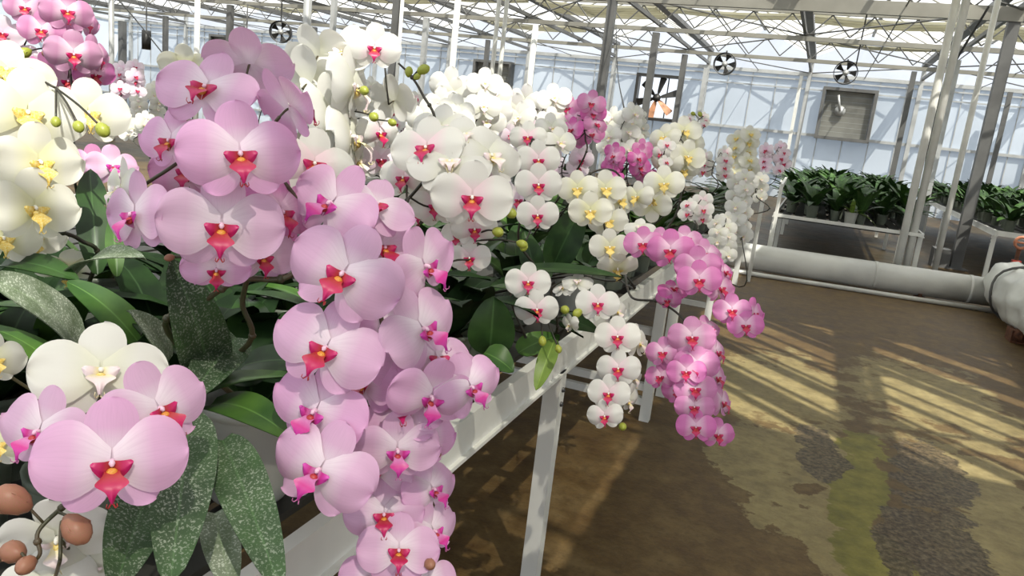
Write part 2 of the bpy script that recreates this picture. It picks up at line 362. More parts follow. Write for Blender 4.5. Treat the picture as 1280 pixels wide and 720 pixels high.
def plant(label, pot, spikes, leaves=(), rosette=6, potkind='potC', group=None, res=1.0, stemmat='stem', rosmat='leaf', cat='orchid', name='potted_orchid', r=.062, h=.125, z0=None, leaflen=.24):
    root = empty(name, (pot[0], pot[1], BENCH_Z if z0 is None else z0)); tag(root, label, cat, group); O = root.location.copy()
    link('pot', pot_mesh(potkind, r, h), root); link('bark', bark_mesh(r, h), root)
    for L in leaves:                                             # (base px, tip px, width, mat, sag, up-tilt)
        bp, tp, w, mt = L[:4]; sag = L[4] if len(L) > 4 else .10; k = L[5] if len(L) > 5 else .5
        a, t = at(*bp) - O, at(*tp) - O; mid = O + (a + t) / 2
        nr = ((Vector(CAM) - mid).normalized() * (1 - k) + Vector((0, 0, 1)) * k).normalized()
        leaf_mb(a, t, w, nr, sag, .12, L[6] if len(L) > 6 else .62).build('leaf', M[mt], root, True)
    a0 = U(0, 6.28)
    for i in range(rosette):
        a = a0 + i * 2.4 + U(-.3, .3); ln = leaflen * U(.7, 1.1); rise = U(.02, .16)
        base = Vector((.012 * math.cos(a), .012 * math.sin(a), h * .86)); tip = base + Vector((math.cos(a) * ln, math.sin(a) * ln, rise))
        leaf_mb(base, tip, U(.055, .08), Vector((0, 0, 1)), U(.08, .22), .12, .6, 8 if res < .5 else 12).build('leaf', M[rosmat if R_() > (.25 if rosmat != 'leafK' else .1) else 'leafG'], root, True)
    for sp in spikes:
        D0 = sp.get('D', 1.0); P = [Vector((0, 0, h * .86))] + [at(*q) - O if len(q) == 3 else at(q[0], q[1], D0) - O for q in sp['path']]
        path = smoothpath(P, 7); st = MB(); rr = sp.get('r', .0026); n_ = len(path)
        st.tube(path, [rr * (1.15 - .55 * i / n_) for i in range(n_)], 8)
        for i in range(9, n_ - 2, 9):                            # nodes
            st.ball(path[i], rr * 1.45, 0, 6)
        for fl in sp['flowers']:
            px, py, w, kind, yaw, pitch, roll, dz = (list(fl) + [0, 0, 0, 0])[:8] if len(fl) < 8 else fl
            D = D0 + dz; p = at(px, py, D); size = w * D / F
            Rm = facing(p, yaw, pitch, roll); var = random.randrange(3)
            if 'var' in sp: var = sp['var']
            mat = Matrix.Translation(p - O) @ (Rm.to_4x4()) @ Matrix.Scale(size, 4)
            fo = link('flower', flower_mesh(kind, var, res), root, mat=mat)
            if res >= .5: link('lip', lip_mesh(kind), fo)
            e = (p - O) + Rm @ Vector((0, -.04 * size, -.16 * size)); q = nearest(path, e)
            if (q - e).length < .16: st.tube(smoothpath([q, q.lerp(e, .5) + Vector((0, 0, -.004)), e], 3), rr * .62, 6)
        for (px, py, w, kind, *rest) in sp.get('buds', ()):
            D = D0 + (rest[0] if rest else 0); p = at(px, py, D) - O; q = nearest(path, p); ax = (p - q)
            ax = ax.normalized() if ax.length > 1e-4 else Vector((0, 0, -1)); ax = (ax + Vector((0, 0, -.25))).normalized()
            sz = w * D / F * .85; Rb = Vector((0, 0, 1)).rotation_difference(ax).to_matrix().to_4x4()
            link('bud', bud_mesh(kind), root, mat=Matrix.Translation(p) @ Rb @ Matrix.Scale(sz, 4))
            st.tube(smoothpath([q, (q + p) / 2 + Vector((0, 0, .004)), p - ax * sz * .6], 3), rr * .55, 6)
        st.build('flower_stem', M[sp.get('mat', stemmat)], root, True)
    return root
# ------------------------------------------------------------------ foreground orchids
plant('tall pale pink orchid with large blooms crowding the upper left of the near bench', (-.84, .70), [
    dict(D=.72, path=[(300, 440, .90), (303, 375, .86), (325, 310, .82), (372, 262, .84), (345, 215, .82), (290, 150, .80)], flowers=[
        (300, 193, 150, 'A', 4, 6, -4, 0), (277, 282, 152, 'A', 0, -4, 3, .02), (258, 112, 128, 'A', -20, 32, 8, .05), (214, 176, 96, 'A', -38, 5, 0, .06),
        (362, 135, 118, 'A', 120, 25, 15, .04), (170, 268, 124, 'V', -58, 0, -4, .03), (270, 336, 84, 'A', 4, -28, 0, .05), (328, 320, 90, 'A', 20, -12, 0, .09),
        (312, 80, 112, 'A', 165, 30, 0, .09), (392, 206, 112, 'B', 12, 15, 10, .15), (350, 265, 112, 'D', 35, 0, 0, .10), (236, 215, 100, 'D', -20, 10, 0, .11), (152, 235, 88, 'W', -70, 0, 0, .07)],
        buds=[(212, 322, 12, 'budP', .06)], mat='stemB', r=.0032)],
    leaves=[((262, 468, .90), (214, 322, .80), .062, 'leafD', .10, .35), ((296, 420, .92), (236, 500, .82), .055, 'leafD', .06, .4), ((212, 452, .92), (160, 388, .86), .042, 'leafP', .1, .6), ((305, 455, .95), (395, 455, .95), .05, 'leaf', .1, .6)], rosette=3, stemmat='stemB')
plant('pale pink orchid with a long cascade of violet-lipped blooms hanging over the white bench rail', (-.665, .80), [
    dict(D=.75, path=[(210, 415, .86), (250, 380, .84), (300, 350, .82), (360, 346, .82), (428, 300, .83), (470, 370, .85), (485, 470, .86), (490, 570, .87), (505, 650, .88), (520, 715, .88)], flowers=[
        (415, 256, 132, 'V', -34, 18, 30, .07), (429, 343, 152, 'A', -12, 4, 28, 0), (408, 436, 146, 'A', -18, 2, 24, .01), (396, 514, 138, 'V', -34, -6, 26, .03), (400, 588, 144, 'V', -24, -4, 30, 0),
        (478, 408, 118, 'A', 60, 0, 0, .12), (470, 258, 105, 'A', 20, 35, 25, .10), (530, 333, 120, 'V', 52, -2, -30, .07), (528, 412, 128, 'V', 44, 4, -32, .05), (512, 458, 108, 'A', 20, 0, 0, .09), (538, 495, 118, 'V', 24, -32, 10, .05),
        (502, 522, 112, 'A', -5, 40, -10, .08), (588, 484, 100, 'V', 34, -6, -25, .07), (496, 562, 112, 'V', 12, -22, 0, .06), (458, 478, 112, 'A', -45, 8, 0, .09), (545, 450, 112, 'A', 30, 20, 0, .10), (470, 590, 100, 'A', -25, 5, 0, .12), (530, 545, 100, 'A', 30, 0, 0, .11), (478, 310, 112, 'A', 30, 10, 0, .11),
        (480, 643, 102, 'A', 0, -4, 0, .10), (498, 688, 104, 'A', 5, 0, 4, .08), (540, 612, 90, 'V', 42, 0, -20, .13), (541, 664, 88, 'V', 44, -5, -25, .12), (462, 652, 72, 'A', -45, 0, 0, .14), (468, 722, 92, 'A', -8, 0, 0, .08), (535, 726, 80, 'A', 20, 0, 0, .10)],
        buds=[(543, 567, 16, 'budP', .12), (537, 705, 18, 'budP', .08), (470, 560, 18, 'budP', .06)], mat='stemB', r=.0034)],
    leaves=[((262, 505, .90), (376, 556, .80), .046, 'leafG', .12, .55), ((330, 470, .95), (255, 470, .95), .05, 'leaf', .1, .6)], rosette=4, potkind='potW', r=.07, h=.14, stemmat='stemB')
plant('low pale pink orchid with three big blooms and water-spotted leaves at the nearest bench edge', (-.70, .57), [
    dict(D=.58, path=[(196, 455, .74), (180, 490, .70), (140, 545, .66), (112, 600, .62), (82, 630, .60), (48, 664, .585), (50, 692, .58), (38, 705, .58)], flowers=[
        (140, 578, 178, 'A', 0, -8, 0, 0), (198, 512, 142, 'A', 30, 2, -22, .04), (50, 540, 130, 'V', -46, 0, 18, .04)],
        buds=[(16, 625, 46, 'budP', .0), (95, 661, 42, 'budP', .01), (17, 690, 36, 'budP', .01), (33, 706, 28, 'budP', -.01)], mat='stemB', r=.0022)],
    leaves=[((238, 520, .76), (212, 735, .60), .056, 'leafD', .05, .2, .7), ((278, 548, .78), (352, 742, .62), .048, 'leafD', .07, .25, .7), ((190, 600, .74), (142, 740, .60), .052, 'leafD', .05, .2, .7), ((268, 640, .78), (290, 745, .70), .036, 'leafP', .05, .3, .7)], rosette=2, potkind='potC')
plant('white orchid whose blooms peep out behind the low pink ones at the nearest bench edge', (-.86, .53), [
    dict(D=.66, path=[(150, 500, .74), (132, 480, .70), (110, 560, .68), (80, 640, .66), (75, 700, .64)], flowers=[
        (126, 466, 158, 'W', 2, 22, 4, .02), (72, 672, 130, 'W', -15, -40, 0, .0), (108, 705, 118, 'W', 15, -50, 0, .02), (60, 735, 110, 'W', -10, -30, 0, 0), (-8, 450, 80, 'C', 20, 0, 0, .05), (-5, 555, 80, 'C', 10, 0, 0, .05)], buds=[], mat='stemB')],
    leaves=[((100, 432, .92), (-18, 345, .80), .072, 'leafP', .10, .55, .6), ((172, 425, .92), (84, 352, .92), .045, 'leafG', .12, .6)], rosette=2)
plant('white orchid with yellow lips at the far left edge of the near bench', (-1.06, .80), [
    dict(D=.95, path=[(120, 330, 1.06), (100, 300, 1.02), (60, 282, .99), (10, 240, .99), (-5, 150, .99), (20, 90, 1.0), (70, 110, 1.0)], flowers=[
        (34, 142, 132, 'C', 8, 12, 4, .03), (48, 203, 112, 'C', 26, 2, -4, 0), (42, 260, 112, 'C', 24, 0, 0, -.02), (4, 298, 88, 'C', 10, 0, 0, .0), (40, 296, 84, 'C', 25, -20, 0, .05), (2, 190, 112, 'C', -15, 10, 0, .04), (4, 245, 100, 'C', -10, 0, 0, .05), (110, 142, 100, 'C', 8, 10, 0, .12), (85, 335, 76, 'C', 15, -50, 0, .1), (8, 90, 110, 'C', 0, 30, 0, .06)],
        buds=[(70, 152, 15, 'budG', 0), (98, 158, 17, 'budG', 0), (128, 162, 21, 'budG', .01)], r=.0028)],
    leaves=[((122, 342, 1.04), (112, 212, 1.12), .046, 'leaf', .08, .2, .9), ((146, 345, 1.02), (141, 270, 1.06), .024, 'leafG', .05, .2, .9), ((88, 348, .98), (182, 324, .94), .05, 'leafP', .16, .75), ((0, 330, .98), (100, 352, .94), .04, 'leaf', .1, .6)], rosette=4)
plant('mid pink orchid with pale petal rims high in the top left corner', (-1.42, 1.20), [
    dict(D=1.35, path=[(96, 240, 1.5), (92, 190, 1.42), (90, 110, 1.40), (78, 60, 1.40), (40, 30, 1.40)], flowers=[
        (92, 68, 66, 'L', 5, 0, 0, 0), (52, 38, 54, 'L', -5, 5, 0, 0), (84, 15, 62, 'L', 8, 10, 0, .01), (32, 10, 50, 'L', -10, 5, 0, .02), (118, 70, 56, 'L', 48, 0, 0, .04), (4, 42, 50, 'T', -10, 0, 0, .03), (118, 92, 54, 'D', 30, -25, 0, .06), (60, 92, 60, 'D', -20, -25, 0, .08), (104, 28, 52, 'L', 40, 10, 0, .06), (85, 100, 60, 'D', 0, -20, 0, .08), (20, 70, 50, 'T', -20, -10, 0, .06), (140, 208, 62, 'V', 15, 10, 0, -.1), (115, 205, 55, 'D', -10, 0, 0, -.08)],
        buds=[(31, 66, 17, 'budG', 0), (60, 67, 15, 'budP', 0)])], rosette=4)
plant('tall white orchid with red-lipped top bloom beside the big pink blooms', (-.98, 1.28), [
    dict(D=1.28, path=[(430, 330, 1.5), (425, 250, 1.42), (420, 160, 1.38), (425, 95, 1.36), (445, 62, 1.36), (480, 68, 1.36)], flowers=[
        (468, 60, 68, 'B', 2, 4, 4, 0), (430, 66, 92, 'W', -30, 30, 0, .03), (398, 70, 92, 'W', 150, 20, 20, .04), (440, 108, 112, 'W', 64, 0, 10, .0), (386, 104, 104, 'W', 150, 10, 0, .03), (412, 148, 122, 'W', 66, 0, 0, 0), (438, 172, 124, 'W', 72, 5, 0, .02), (493, 126, 72, 'W', 140, 10, 0, .1), (474, 166, 62, 'B', 32, -5, 0, .06), (370, 84, 70, 'W', 120, 10, 0, .08), (415, 110, 80, 'W', 30, 35, 0, .05), (396, 130, 84, 'W', 120, 0, 0, .05), (476, 200, 52, 'T', 10, 0, 0, .1), (445, 200, 80, 'W', 40, 0, 0, .08), (232, 82, 64, 'C', 170, 20, 0, .15)],
        buds=[(455, 113, 15, 'budG', -.02), (467, 146, 15, 'budG', -.02), (490, 153, 12, 'budG', .04)])], rosette=4)
plant('white orchid with red lips massed mid bench, a dark bud-tipped spike rising above', (-.70, 1.14), [
    dict(D=1.02, path=[(505, 330, 1.14), (500, 270, 1.10), (520, 238, 1.08), (560, 200, 1.06), (590, 225, 1.06), (598, 270, 1.08), (590, 325, 1.08)], flowers=[
        (590, 247, 104, 'B', 2, 0, 4, 0), (562, 206, 108, 'W', 0, 42, 0, .03), (534, 186, 98, 'B', -22, 20, -6, .05), (505, 222, 68, 'B', -20, 0, 0, .1), (593, 286, 60, 'B', 5, -10, 0, .05), (587, 322, 54, 'B', -5, -10, 0, .06), (545, 257, 66, 'B', -8, 0, 0, .1), (612, 196, 98, 'W', 30, 22, 0, .06), (552, 160, 74, 'W', -10, 25, 0, .2), (525, 262, 64, 'B', -15, -10, 0, .12), (615, 235, 80, 'T', 45, 0, 0, .1), (575, 295, 56, 'B', -30, 0, 0, .1), (580, 172, 96, 'W', 5, 45, 0, .08)],
        buds=[(638, 266, 17, 'budG', .02), (622, 290, 17, 'budG', .02), (553, 332, 13, 'budG', .02), (502, 271, 14, 'budG', 0), (652, 305, 14, 'budG', .04)]),
    dict(D=1.02, path=[(530, 260, 1.14), (545, 160, 1.12), (528, 118, 1.12), (513, 94, 1.12), (498, 79, 1.12)], flowers=[], buds=[(511, 90, 13, 'budG', .1), (529, 87, 16, 'budG', .1), (521, 96, 10, 'budG', .1)], r=.0024)],
    leaves=[((612, 442, 1.28), (618, 370, 1.24), .078, 'leaf', .10, .3, .8), ((606, 440, 1.26), (642, 465, 1.25), .05, 'leafG', .12, .5)], rosette=5)
plant('white orchid with a straight column of four pink-lipped blooms beside dark leaves', (-.76, 1.62), [
    dict(D=1.46, path=[(668, 350, 1.6), (648, 300, 1.55), (658, 240, 1.52), (665, 175, 1.5), (672, 200, 1.5), (672, 270, 1.5)], flowers=[
        (673, 200, 56, 'B', 4, 0, 0, .02), (673, 231, 60, 'B', 4, 0, 0, .0), (672, 269, 54, 'B', 0, -6, 0, -.02), (660, 172, 48, 'B', -5, 10, 0, .06), (642, 205, 46, 'T', -20, 0, 0, .1), (650, 250, 44, 'T', -30, 0, 0, .1), (700, 178, 44, 'W', 20, 10, 0, .15), (690, 160, 44, 'W', 20, 10, 0, .2)], buds=[(655, 308, 13, 'budG', 0)])],
    leaves=[((690, 335, 1.62), (728, 258, 1.58), .075, 'leaf', .08, .3, .8), ((668, 340, 1.6), (655, 288, 1.6), .05, 'leaf', .1, .3), ((628, 338, 1.5), (780, 347, 1.42), .034, 'leaf', .05, .7, .9), ((735, 330, 1.7), (760, 290, 1.7), .05, 'leaf', .1, .4)], rosette=5)
plant('cream white orchid with yellow lips beside the dark upright leaves', (-.72, 1.94), [
    dict(D=1.52, path=[(770, 330, 1.7), (785, 260, 1.62), (770, 215, 1.6), (735, 220, 1.58), (750, 260, 1.56), (762, 320, 1.56)], flowers=[
        (722, 236, 52, 'C', -5, 4, -4, .02), (738, 264, 56, 'C', 0, 0, 0, 0), (757, 236, 54, 'C', 10, 5, 0, .05), (760, 276, 52, 'C', 12, 0, 0, .04), (762, 309, 52, 'C', 5, 0, 0, .0), (775, 250, 50, 'C', 25, 5, 0, .07), (772, 335, 52, 'C', 10, -50, 0, .02), (745, 250, 48, 'C', 5, 5, 0, .06), (796, 246, 44, 'C', -30, 0, 0, .06)]),
    dict(D=1.62, path=[(790, 320, 1.75), (838, 280, 1.7), (850, 235, 1.68), (815, 235, 1.66), (815, 258, 1.66)], flowers=[(830, 230, 52, 'C', 0, 4, 0, 0), (815, 256, 50, 'C', -4, -4, 180, .01)])], rosette=6)
plant('small white orchid with deep pink lips drooping over the white bench corner', (-.66, 1.52), [
    dict(D=1.40, path=[(655, 430, 1.5), (640, 380, 1.46), (640, 345, 1.45), (665, 350, 1.44), (675, 385, 1.43)], flowers=[
        (660, 353, 58, 'B', 4, 4, 3, .0), (671, 387, 56, 'B', 4, -4, -2, -.02)], buds=[(678, 426, 13, 'budG', -.02), (698, 436, 11, 'budG', -.02)]),
    dict(D=1.40, path=[(690, 420, 1.5), (690, 360, 1.46), (735, 355, 1.45), (765, 400, 1.44), (770, 460, 1.43), (765, 500, 1.42), (772, 530, 1.42)], flowers=[
        (747, 380, 56, 'B', 5, 4, 2, .0), (772, 421, 58, 'B', 0, 0, 0, -.01), (773, 461, 56, 'B', -5, 0, 0, -.02), (761, 492, 54, 'B', -5, -4, 4, -.03), (756, 520, 46, 'B', -8, -10, -5, -.04), (797, 428, 52, 'W', 60, 0, 0, .04), (790, 470, 50, 'W', 60, -10, 0, .04), (785, 500, 48, 'W', 55, -30, 0, .02), (722, 352, 40, 'W', -5, 40, 0, .04), (705, 360, 34, 'W', -30, 40, 0, .05), (712, 405, 30, 'W', -50, -20, 0, .0), (770, 388, 46, 'W', 50, 0, 0, .05)],
        buds=[(706, 387, 14, 'budG', 0), (722, 391, 14, 'budG', 0), (718, 400, 12, 'budG', 0), (778, 533, 13, 'budG', -.02)])],
    leaves=[((693, 425, 1.46), (670, 488, 1.40), .036, 'leafY', .10, .35, .8), ((648, 440, 1.46), (700, 420, 1.5), .05, 'leafG', .1, .5), ((700, 400, 1.46), (748, 415, 1.46), .04, 'leaf', .12, .5)], rosette=4)
plant('bright pink orchid whose upper spike arches out over the wet aisle', (-.64, 2.22), [
    dict(D=1.40, path=[(775, 350, 1.75), (765, 300, 1.66), (800, 285, 1.55), (845, 305, 1.48), (885, 345, 1.45), (930, 395, 1.43)], flowers=[
        (804, 305, 50, 'D', -5, 4, 0, .06), (800, 285, 40, 'W', 0, 40, 0, .12), (838, 313, 60, 'D', -5, 0, 0, .03), (872, 333, 58, 'D', 0, 0, 0, .0), (874, 350, 56, 'D', 2, 0, 0, -.02), (915, 388, 48, 'D', 4, 0, 0, -.02), (932, 407, 46, 'D', 8, 0, 0, -.03), (858, 300, 46, 'D', 20, 25, 0, .05), (900, 360, 48, 'D', 45, 0, 0, .0), (942, 392, 46, 'D', 60, 0, 0, .0), (822, 300, 44, 'D', -15, 30, 0, .06), (885, 318, 46, 'D', 40, 10, 0, .03), (905, 340, 40, 'D', 55, 10, 0, .02)])], rosette=6, potkind='potW')
plant('bright pink orchid with a dense hanging tail of blooms low over the aisle', (-.66, 2.50), [
    dict(D=1.36, path=[(790, 360, 1.85), (782, 345, 1.75), (790, 372, 1.6), (825, 378, 1.5), (858, 404, 1.44), (872, 450, 1.42), (872, 500, 1.41), (885, 545, 1.41)], flowers=[
        (865, 422, 60, 'D', 4, 2, 0, 0), (829, 441, 46, 'D', -10, 4, 0, .02), (871, 456, 58, 'D', 4, 0, 0, -.01), (826, 471, 42, 'D', -18, 0, 0, .03), (858, 465, 50, 'D', -4, 0, 0, -.02), (869, 486, 54, 'D', 4, 0, 0, -.02), (868, 509, 50, 'D', 0, 0, 0, -.03), (870, 534, 50, 'D', 0, -4, 0, -.04), (897, 543, 46, 'D', 20, -10, 0, -.02), (902, 503, 50, 'D', 62, 0, 0, .01), (895, 440, 52, 'D', 62, 0, 0, .02), (848, 488, 46, 'D', -15, 0, 0, .02), (895, 472, 48, 'D', 58, 0, 0, .02), (846, 452, 44, 'D', -10, 0, 0, .02), (885, 410, 40, 'D', 40, 20, 0, .04), (842, 362, 40, 'E', 20, 40, 0, .12), (835, 375, 34, 'E', -20, -20, 0, .12)])], rosette=5)

# ------------------------------------------------------------------ middle distance, each with its own look
def spray(cx, cy, n, sx, sy, w, kind, D, tilt=0, dz=.12):
    out = []
    for i in range(n):
        t = (i + .5) / n * 2 - 1; side = (-1) ** i
        out.append((cx + sx * (t * math.sin(math.radians(tilt)) + side * .55 * U(.5, 1) * math.cos(math.radians(tilt))), cy + sy * t, w * U(.88, 1.08), kind, side * U(0, 35), U(-12, 25), U(-12, 12), U(0, dz)))
    return out
def far_orchid(label, px, py, D, kind, w, n, sx, sy, group=None, pot=None, rosette=5, buds=0, tilt=0, top=-1):
    p = at(px, py, D)
    if pot is None: pot = (p.x + U(-.08, .0), p.y + U(-.04, .1))
    pot = (min(pot[0], -.62), pot[1])
    dx = at(px, py + sy * 2.2, D)
    path = [(px + U(-8, 8), py + sy * 2.2, D + .04), (px + U(-4, 4), py + sy * .8, D + .06), (px, py, D + .06), (px + sx * .3, py - sy * .9, D + .05)]
    b = [(px + sx * U(-.4, .4), py - sy * U(1.0, 1.3), max(6, w * .28), 'budG', .05) for _ in range(buds)]
    return plant(label, pot, [dict(D=D, path=path, flowers=spray(px, py, n, sx, sy, w, kind, D, tilt), buds=b, r=.0024)], rosette=rosette, res=.45, group=group, leaflen=.22)
far_orchid('bright pink orchid standing up tall above the white blooms at the middle of the bench', 728, 152, 1.9, 'E', 38, 8, 34, 26, pot=(-.82, 2.15))
far_orchid('pink orchid with a flat spray of small blooms behind the yellow-lipped whites', 785, 205, 2.35, 'E', 28, 14, 44, 20, pot=(-.76, 2.75))
far_orchid('little deep pink orchid poking up through the bleached white blooms', 616, 132, 2.0, 'D', 30, 8, 38, 18, pot=(-1.16, 2.05))
far_orchid('white orchid bleached by the sun behind the massed red-lipped blooms', 585, 128, 1.75, 'W', 52, 11, 62, 26, pot=(-1.02, 1.72))
far_orchid('bleached white orchid between the two upright pink sprays', 672, 150, 1.95, 'W', 46, 12, 52, 30, pot=(-.98, 2.02))
far_orchid('pale blush orchid below the little deep pink one', 650, 185, 1.9, 'T', 36, 8, 40, 26, pot=(-.92, 1.86))
far_orchid('white orchid with blush blooms under the bright pink upright spray', 705, 200, 2.1, 'T', 32, 9, 40, 24, pot=(-.86, 2.4))
far_orchid('white orchid with small blooms right of the bright pink upright spray', 775, 165, 2.4, 'W', 34, 9, 36, 26, pot=(-1.02, 2.7))
far_orchid('big-bloomed cream orchid beneath the open wall fan', 846, 188, 2.35, 'C', 46, 7, 30, 28, pot=(-.64, 2.9))
far_orchid('white orchid with two tiny pink-lipped blooms in front of the big-bloomed cream one', 830, 192, 2.2, 'B', 24, 3, 8, 16, pot=(-.62, 2.62))
far_orchid('white orchid with tiny pink-lipped blooms among the dark leaves past the yellow-lipped whites', 868, 262, 2.2, 'B', 26, 5, 28, 14, pot=(-.62, 3.06))
far_orchid('white orchid with pink lips standing left of the cream pyramid orchid', 893, 205, 3.0, 'B', 24, 7, 26, 16, pot=(-.66, 3.4))
far_orchid('cream orchid with a pyramid of blooms near the far end of the bench', 928, 195, 3.4, 'C', 26, 11, 22, 30, pot=(-.64, 3.78))
far_orchid('pink-spotted white orchid, last along the bench before the leafy rows', 966, 198, 4.4, 'T', 20, 9, 26, 16, pot=(-.64, 4.85))
far_orchid('white orchid with a dangling chain of small blooms at the far bench end', 925, 262, 2.9, 'W', 26, 12, 12, 44, pot=(-.62, 3.55), rosette=6)
far_orchid('white orchid with a lower dangling chain of small blooms near the far bench end', 903, 296, 2.7, 'W', 26, 9, 16, 26, pot=(-.62, 3.25), rosette=6)
far_orchid('white orchid with open blooms just above the dangling white chains', 945, 235, 3.2, 'W', 22, 5, 16, 14, pot=(-.76, 4.1))
far_orchid('pink and white orchid with speckled blooms seen through the gap at far left', 160, 100, 3.6, 'T', 22, 12, 22, 18, pot=(-2.72, 3.06))
far_orchid('white orchid with small blooms in the gap at far left, behind the speckled one', 185, 130, 3.9, 'W', 22, 10, 26, 22, pot=(-2.84, 3.4))
far_orchid('white orchid low in the gap at far left between pink petals', 172, 158, 3.2, 'W', 24, 6, 22, 12, pot=(-2.4, 2.7), rosette=6)
far_orchid('white orchid rising above the bleached mass left of the little deep pink one', 545, 165, 1.55, 'W', 52, 9, 50, 30, pot=(-.96, 1.42))
far_orchid('sparse white orchid with dark-spotted buds right under the open wall fan', 872, 152, 3.1, 'B', 14, 6, 24, 8, pot=(-.98, 3.5), buds=4)
# leafy plants without blooms along the bench edge, hiding the pots behind
def leafy(label, x, y, group=None, mat='leaf', n=7, ln=.26, z0=None):
    return plant(label, (x, y), [], rosette=n, group=group, res=.45, rosmat=mat, leaflen=ln, z0=z0, name='potted_foliage_plant', cat='plant')
for i, (x, y) in enumerate([(-.625, 2.757), (-.65, 3.94), (-.64, 4.3), (-.65, 4.6), (-.80, 4.4), (-.82, 5.1), (-.64, 5.3), (-.66, 5.7), (-.66, 6.2), (-.66, 6.8), (-.84, 3.2), (-.86, 2.9)]):
    leafy('dark leafy orchid out of bloom in the packed rows along the flowering bench', x, y, 'leafy orchids on the flowering bench', 'leaf', 7, .28)
# packed rows of further orchids that only show as small blooms
k = 0
for yy in (2.5, 3.0, 3.6, 4.3, 5.2, 6.3):
    for xx in (-1.25, -1.62, -2.05, -2.5):
        x, y = xx + U(-.08, .08), yy + U(-.1, .1)
        if yy < 2.9 and xx > -1.4: pass
        c = R_(); kd = 'W' if c < .6 else ('B' if c < .8 else ('T' if c < .92 else 'E'))
        P = Vector((x, y, BENCH_Z)); top = Vector((x + U(-.06, .1), y, BENCH_Z + U(.48, .60)))
        rel = RW.T @ (np.array(top) - CAM); D = rel[2]; px, py = CX + F * rel[0] / D, CY + F * rel[1] / D; w = .085 * F / D
        grp = {'W': 'white orchids in the packed back rows', 'B': 'red-lipped white orchids in the packed back rows', 'T': 'blush orchids in the packed back rows', 'E': 'pink orchids in the packed back rows'}[kd]
        lab = {'W': 'plain white orchid in the packed back rows of the flowering bench', 'B': 'white orchid with red lips in the packed back rows of the flowering bench', 'T': 'blush-tinted orchid in the packed back rows of the flowering bench', 'E': 'pink orchid in the packed back rows of the flowering bench'}[kd]
        far_orchid(lab, px, py, D, kd, w, 7, w * 1.1, w * .9, grp, pot=(x, y), rosette=5)

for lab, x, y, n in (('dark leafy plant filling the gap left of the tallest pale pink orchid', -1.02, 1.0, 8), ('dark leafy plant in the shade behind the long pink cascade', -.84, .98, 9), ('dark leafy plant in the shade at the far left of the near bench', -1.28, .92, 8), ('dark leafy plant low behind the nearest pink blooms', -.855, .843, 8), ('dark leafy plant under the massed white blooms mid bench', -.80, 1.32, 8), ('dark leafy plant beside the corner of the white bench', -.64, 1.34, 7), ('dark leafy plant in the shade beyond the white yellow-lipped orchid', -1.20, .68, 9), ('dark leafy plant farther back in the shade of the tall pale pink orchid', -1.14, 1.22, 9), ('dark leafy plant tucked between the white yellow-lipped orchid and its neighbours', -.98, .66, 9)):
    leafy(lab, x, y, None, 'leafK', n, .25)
# ------------------------------------------------------------------ benches
def bench(label, x0, x1, y0, y1, ztop, leg_ys, rail=.075, braces=(), slat=.11, name='growing_bench', inset=.005):
    root = empty(name, ((x0 + x1) / 2, (y0 + y1) / 2, 0)); O = root.location; tag(root, label, 'bench')
    V = lambda x, y, z: Vector((x, y, z)) - O
    for x, nm in ((x0, 'side_rail'), (x1, 'side_rail')):
        b = MB(); b.bar(V(x, y0, ztop - rail / 2), V(x, y1, ztop - rail / 2), .022, rail); b.bar(V(x, y0, ztop - rail - .004), V(x, y1, ztop - rail - .004), .04, .008)
        b.build(nm, M['paint'], root)
    for y in (y0, y1):
        b = MB(); b.bar(V(x0 + .011, y, ztop - rail / 2), V(x1 - .011, y, ztop - rail / 2), .022, rail); b.build('end_rail', M['paint'], root)
    b = MB(); zt = ztop - .022
    n = int((x1 - x0) / slat)
    for i in range(1, n): x = x0 + (x1 - x0) * i / n; b.bar(V(x, y0 + .012, zt), V(x, y1 - .012, zt), slat * .78, .012)
    for y in np.arange(y0 + .3, y1, .8): b.bar(V(x0 + .012, y, zt - .03), V(x1 - .012, y, zt - .03), .03, .04)
    b.build('slatted_top', M['mesh_top'], root)
    for y in leg_ys:
        for x in (x0 + inset, x1 - inset):
            b = MB(); b.bar(V(x, y, 0), V(x, y, ztop - rail), .045, .045)
            for dz in (.05, .09): b.ball(V(x + .024 * (1 if x > (x0 + x1) / 2 else -1), y - .0, ztop - rail - dz), .007, 1, 6)
            b.build('leg', [M['paint'], M['paintD']], root)
    for (y, z) in braces:
        b = MB(); b.bar(V(x0 + inset + .02, y, z), V(x1 - inset - .02, y, z), .03, .035); b.build('brace', M['paint'], root)
    return root
bench('long white steel bench crowded with flowering orchids, its rail running along the wet aisle', -3.1, -.535, -.6, 7.45, BENCH_Z, [-.4, .98, 1.83, 3.36, 3.75, 5.4, 7.3], braces=[(3.36, .16), (3.36, .09), (3.38, .42), (.98, .43), (5.4, .16), (7.3, .40)])
b2 = bench('low white far bench of leafy young plants straight ahead behind the big white pipe', -.36, 1.10, 8.75, 16.5, .60, [8.85, 10.6, 12.4, 14.2, 16.2], rail=.035, slat=.12)
b3 = bench('white far bench of leafy young plants at the right, past the grey post', 2.02, 4.2, 10.2, 18.0, .64, [10.3, 12.2, 14.2, 16.2, 17.8], rail=.06, slat=.14)
# bracket posts at the far end of the flowering bench
for nm, x, y, z1, lab in (('bench_end_post', -.44, 7.62, .86, 'slim white steel upright right at the far end of the flowering bench'), ('bench_end_post', -.33, 8.5, .93, 'slim white upright at the left front corner of the low far bench')):
    o = empty(nm, (x, y, 0)); tag(o, lab, 'post')
    b = MB(); b.bar((0, 0, 0), (0, 0, z1), .035); b.build('upright', M['paint'], o)
    b = MB(); b.bar((0, 0, z1 - .03), (-.0, .9 if y > 8 else -.14, z1 + (.02 if y > 8 else -.03)), .025, .05); b.build('arm', M['paint'], o)

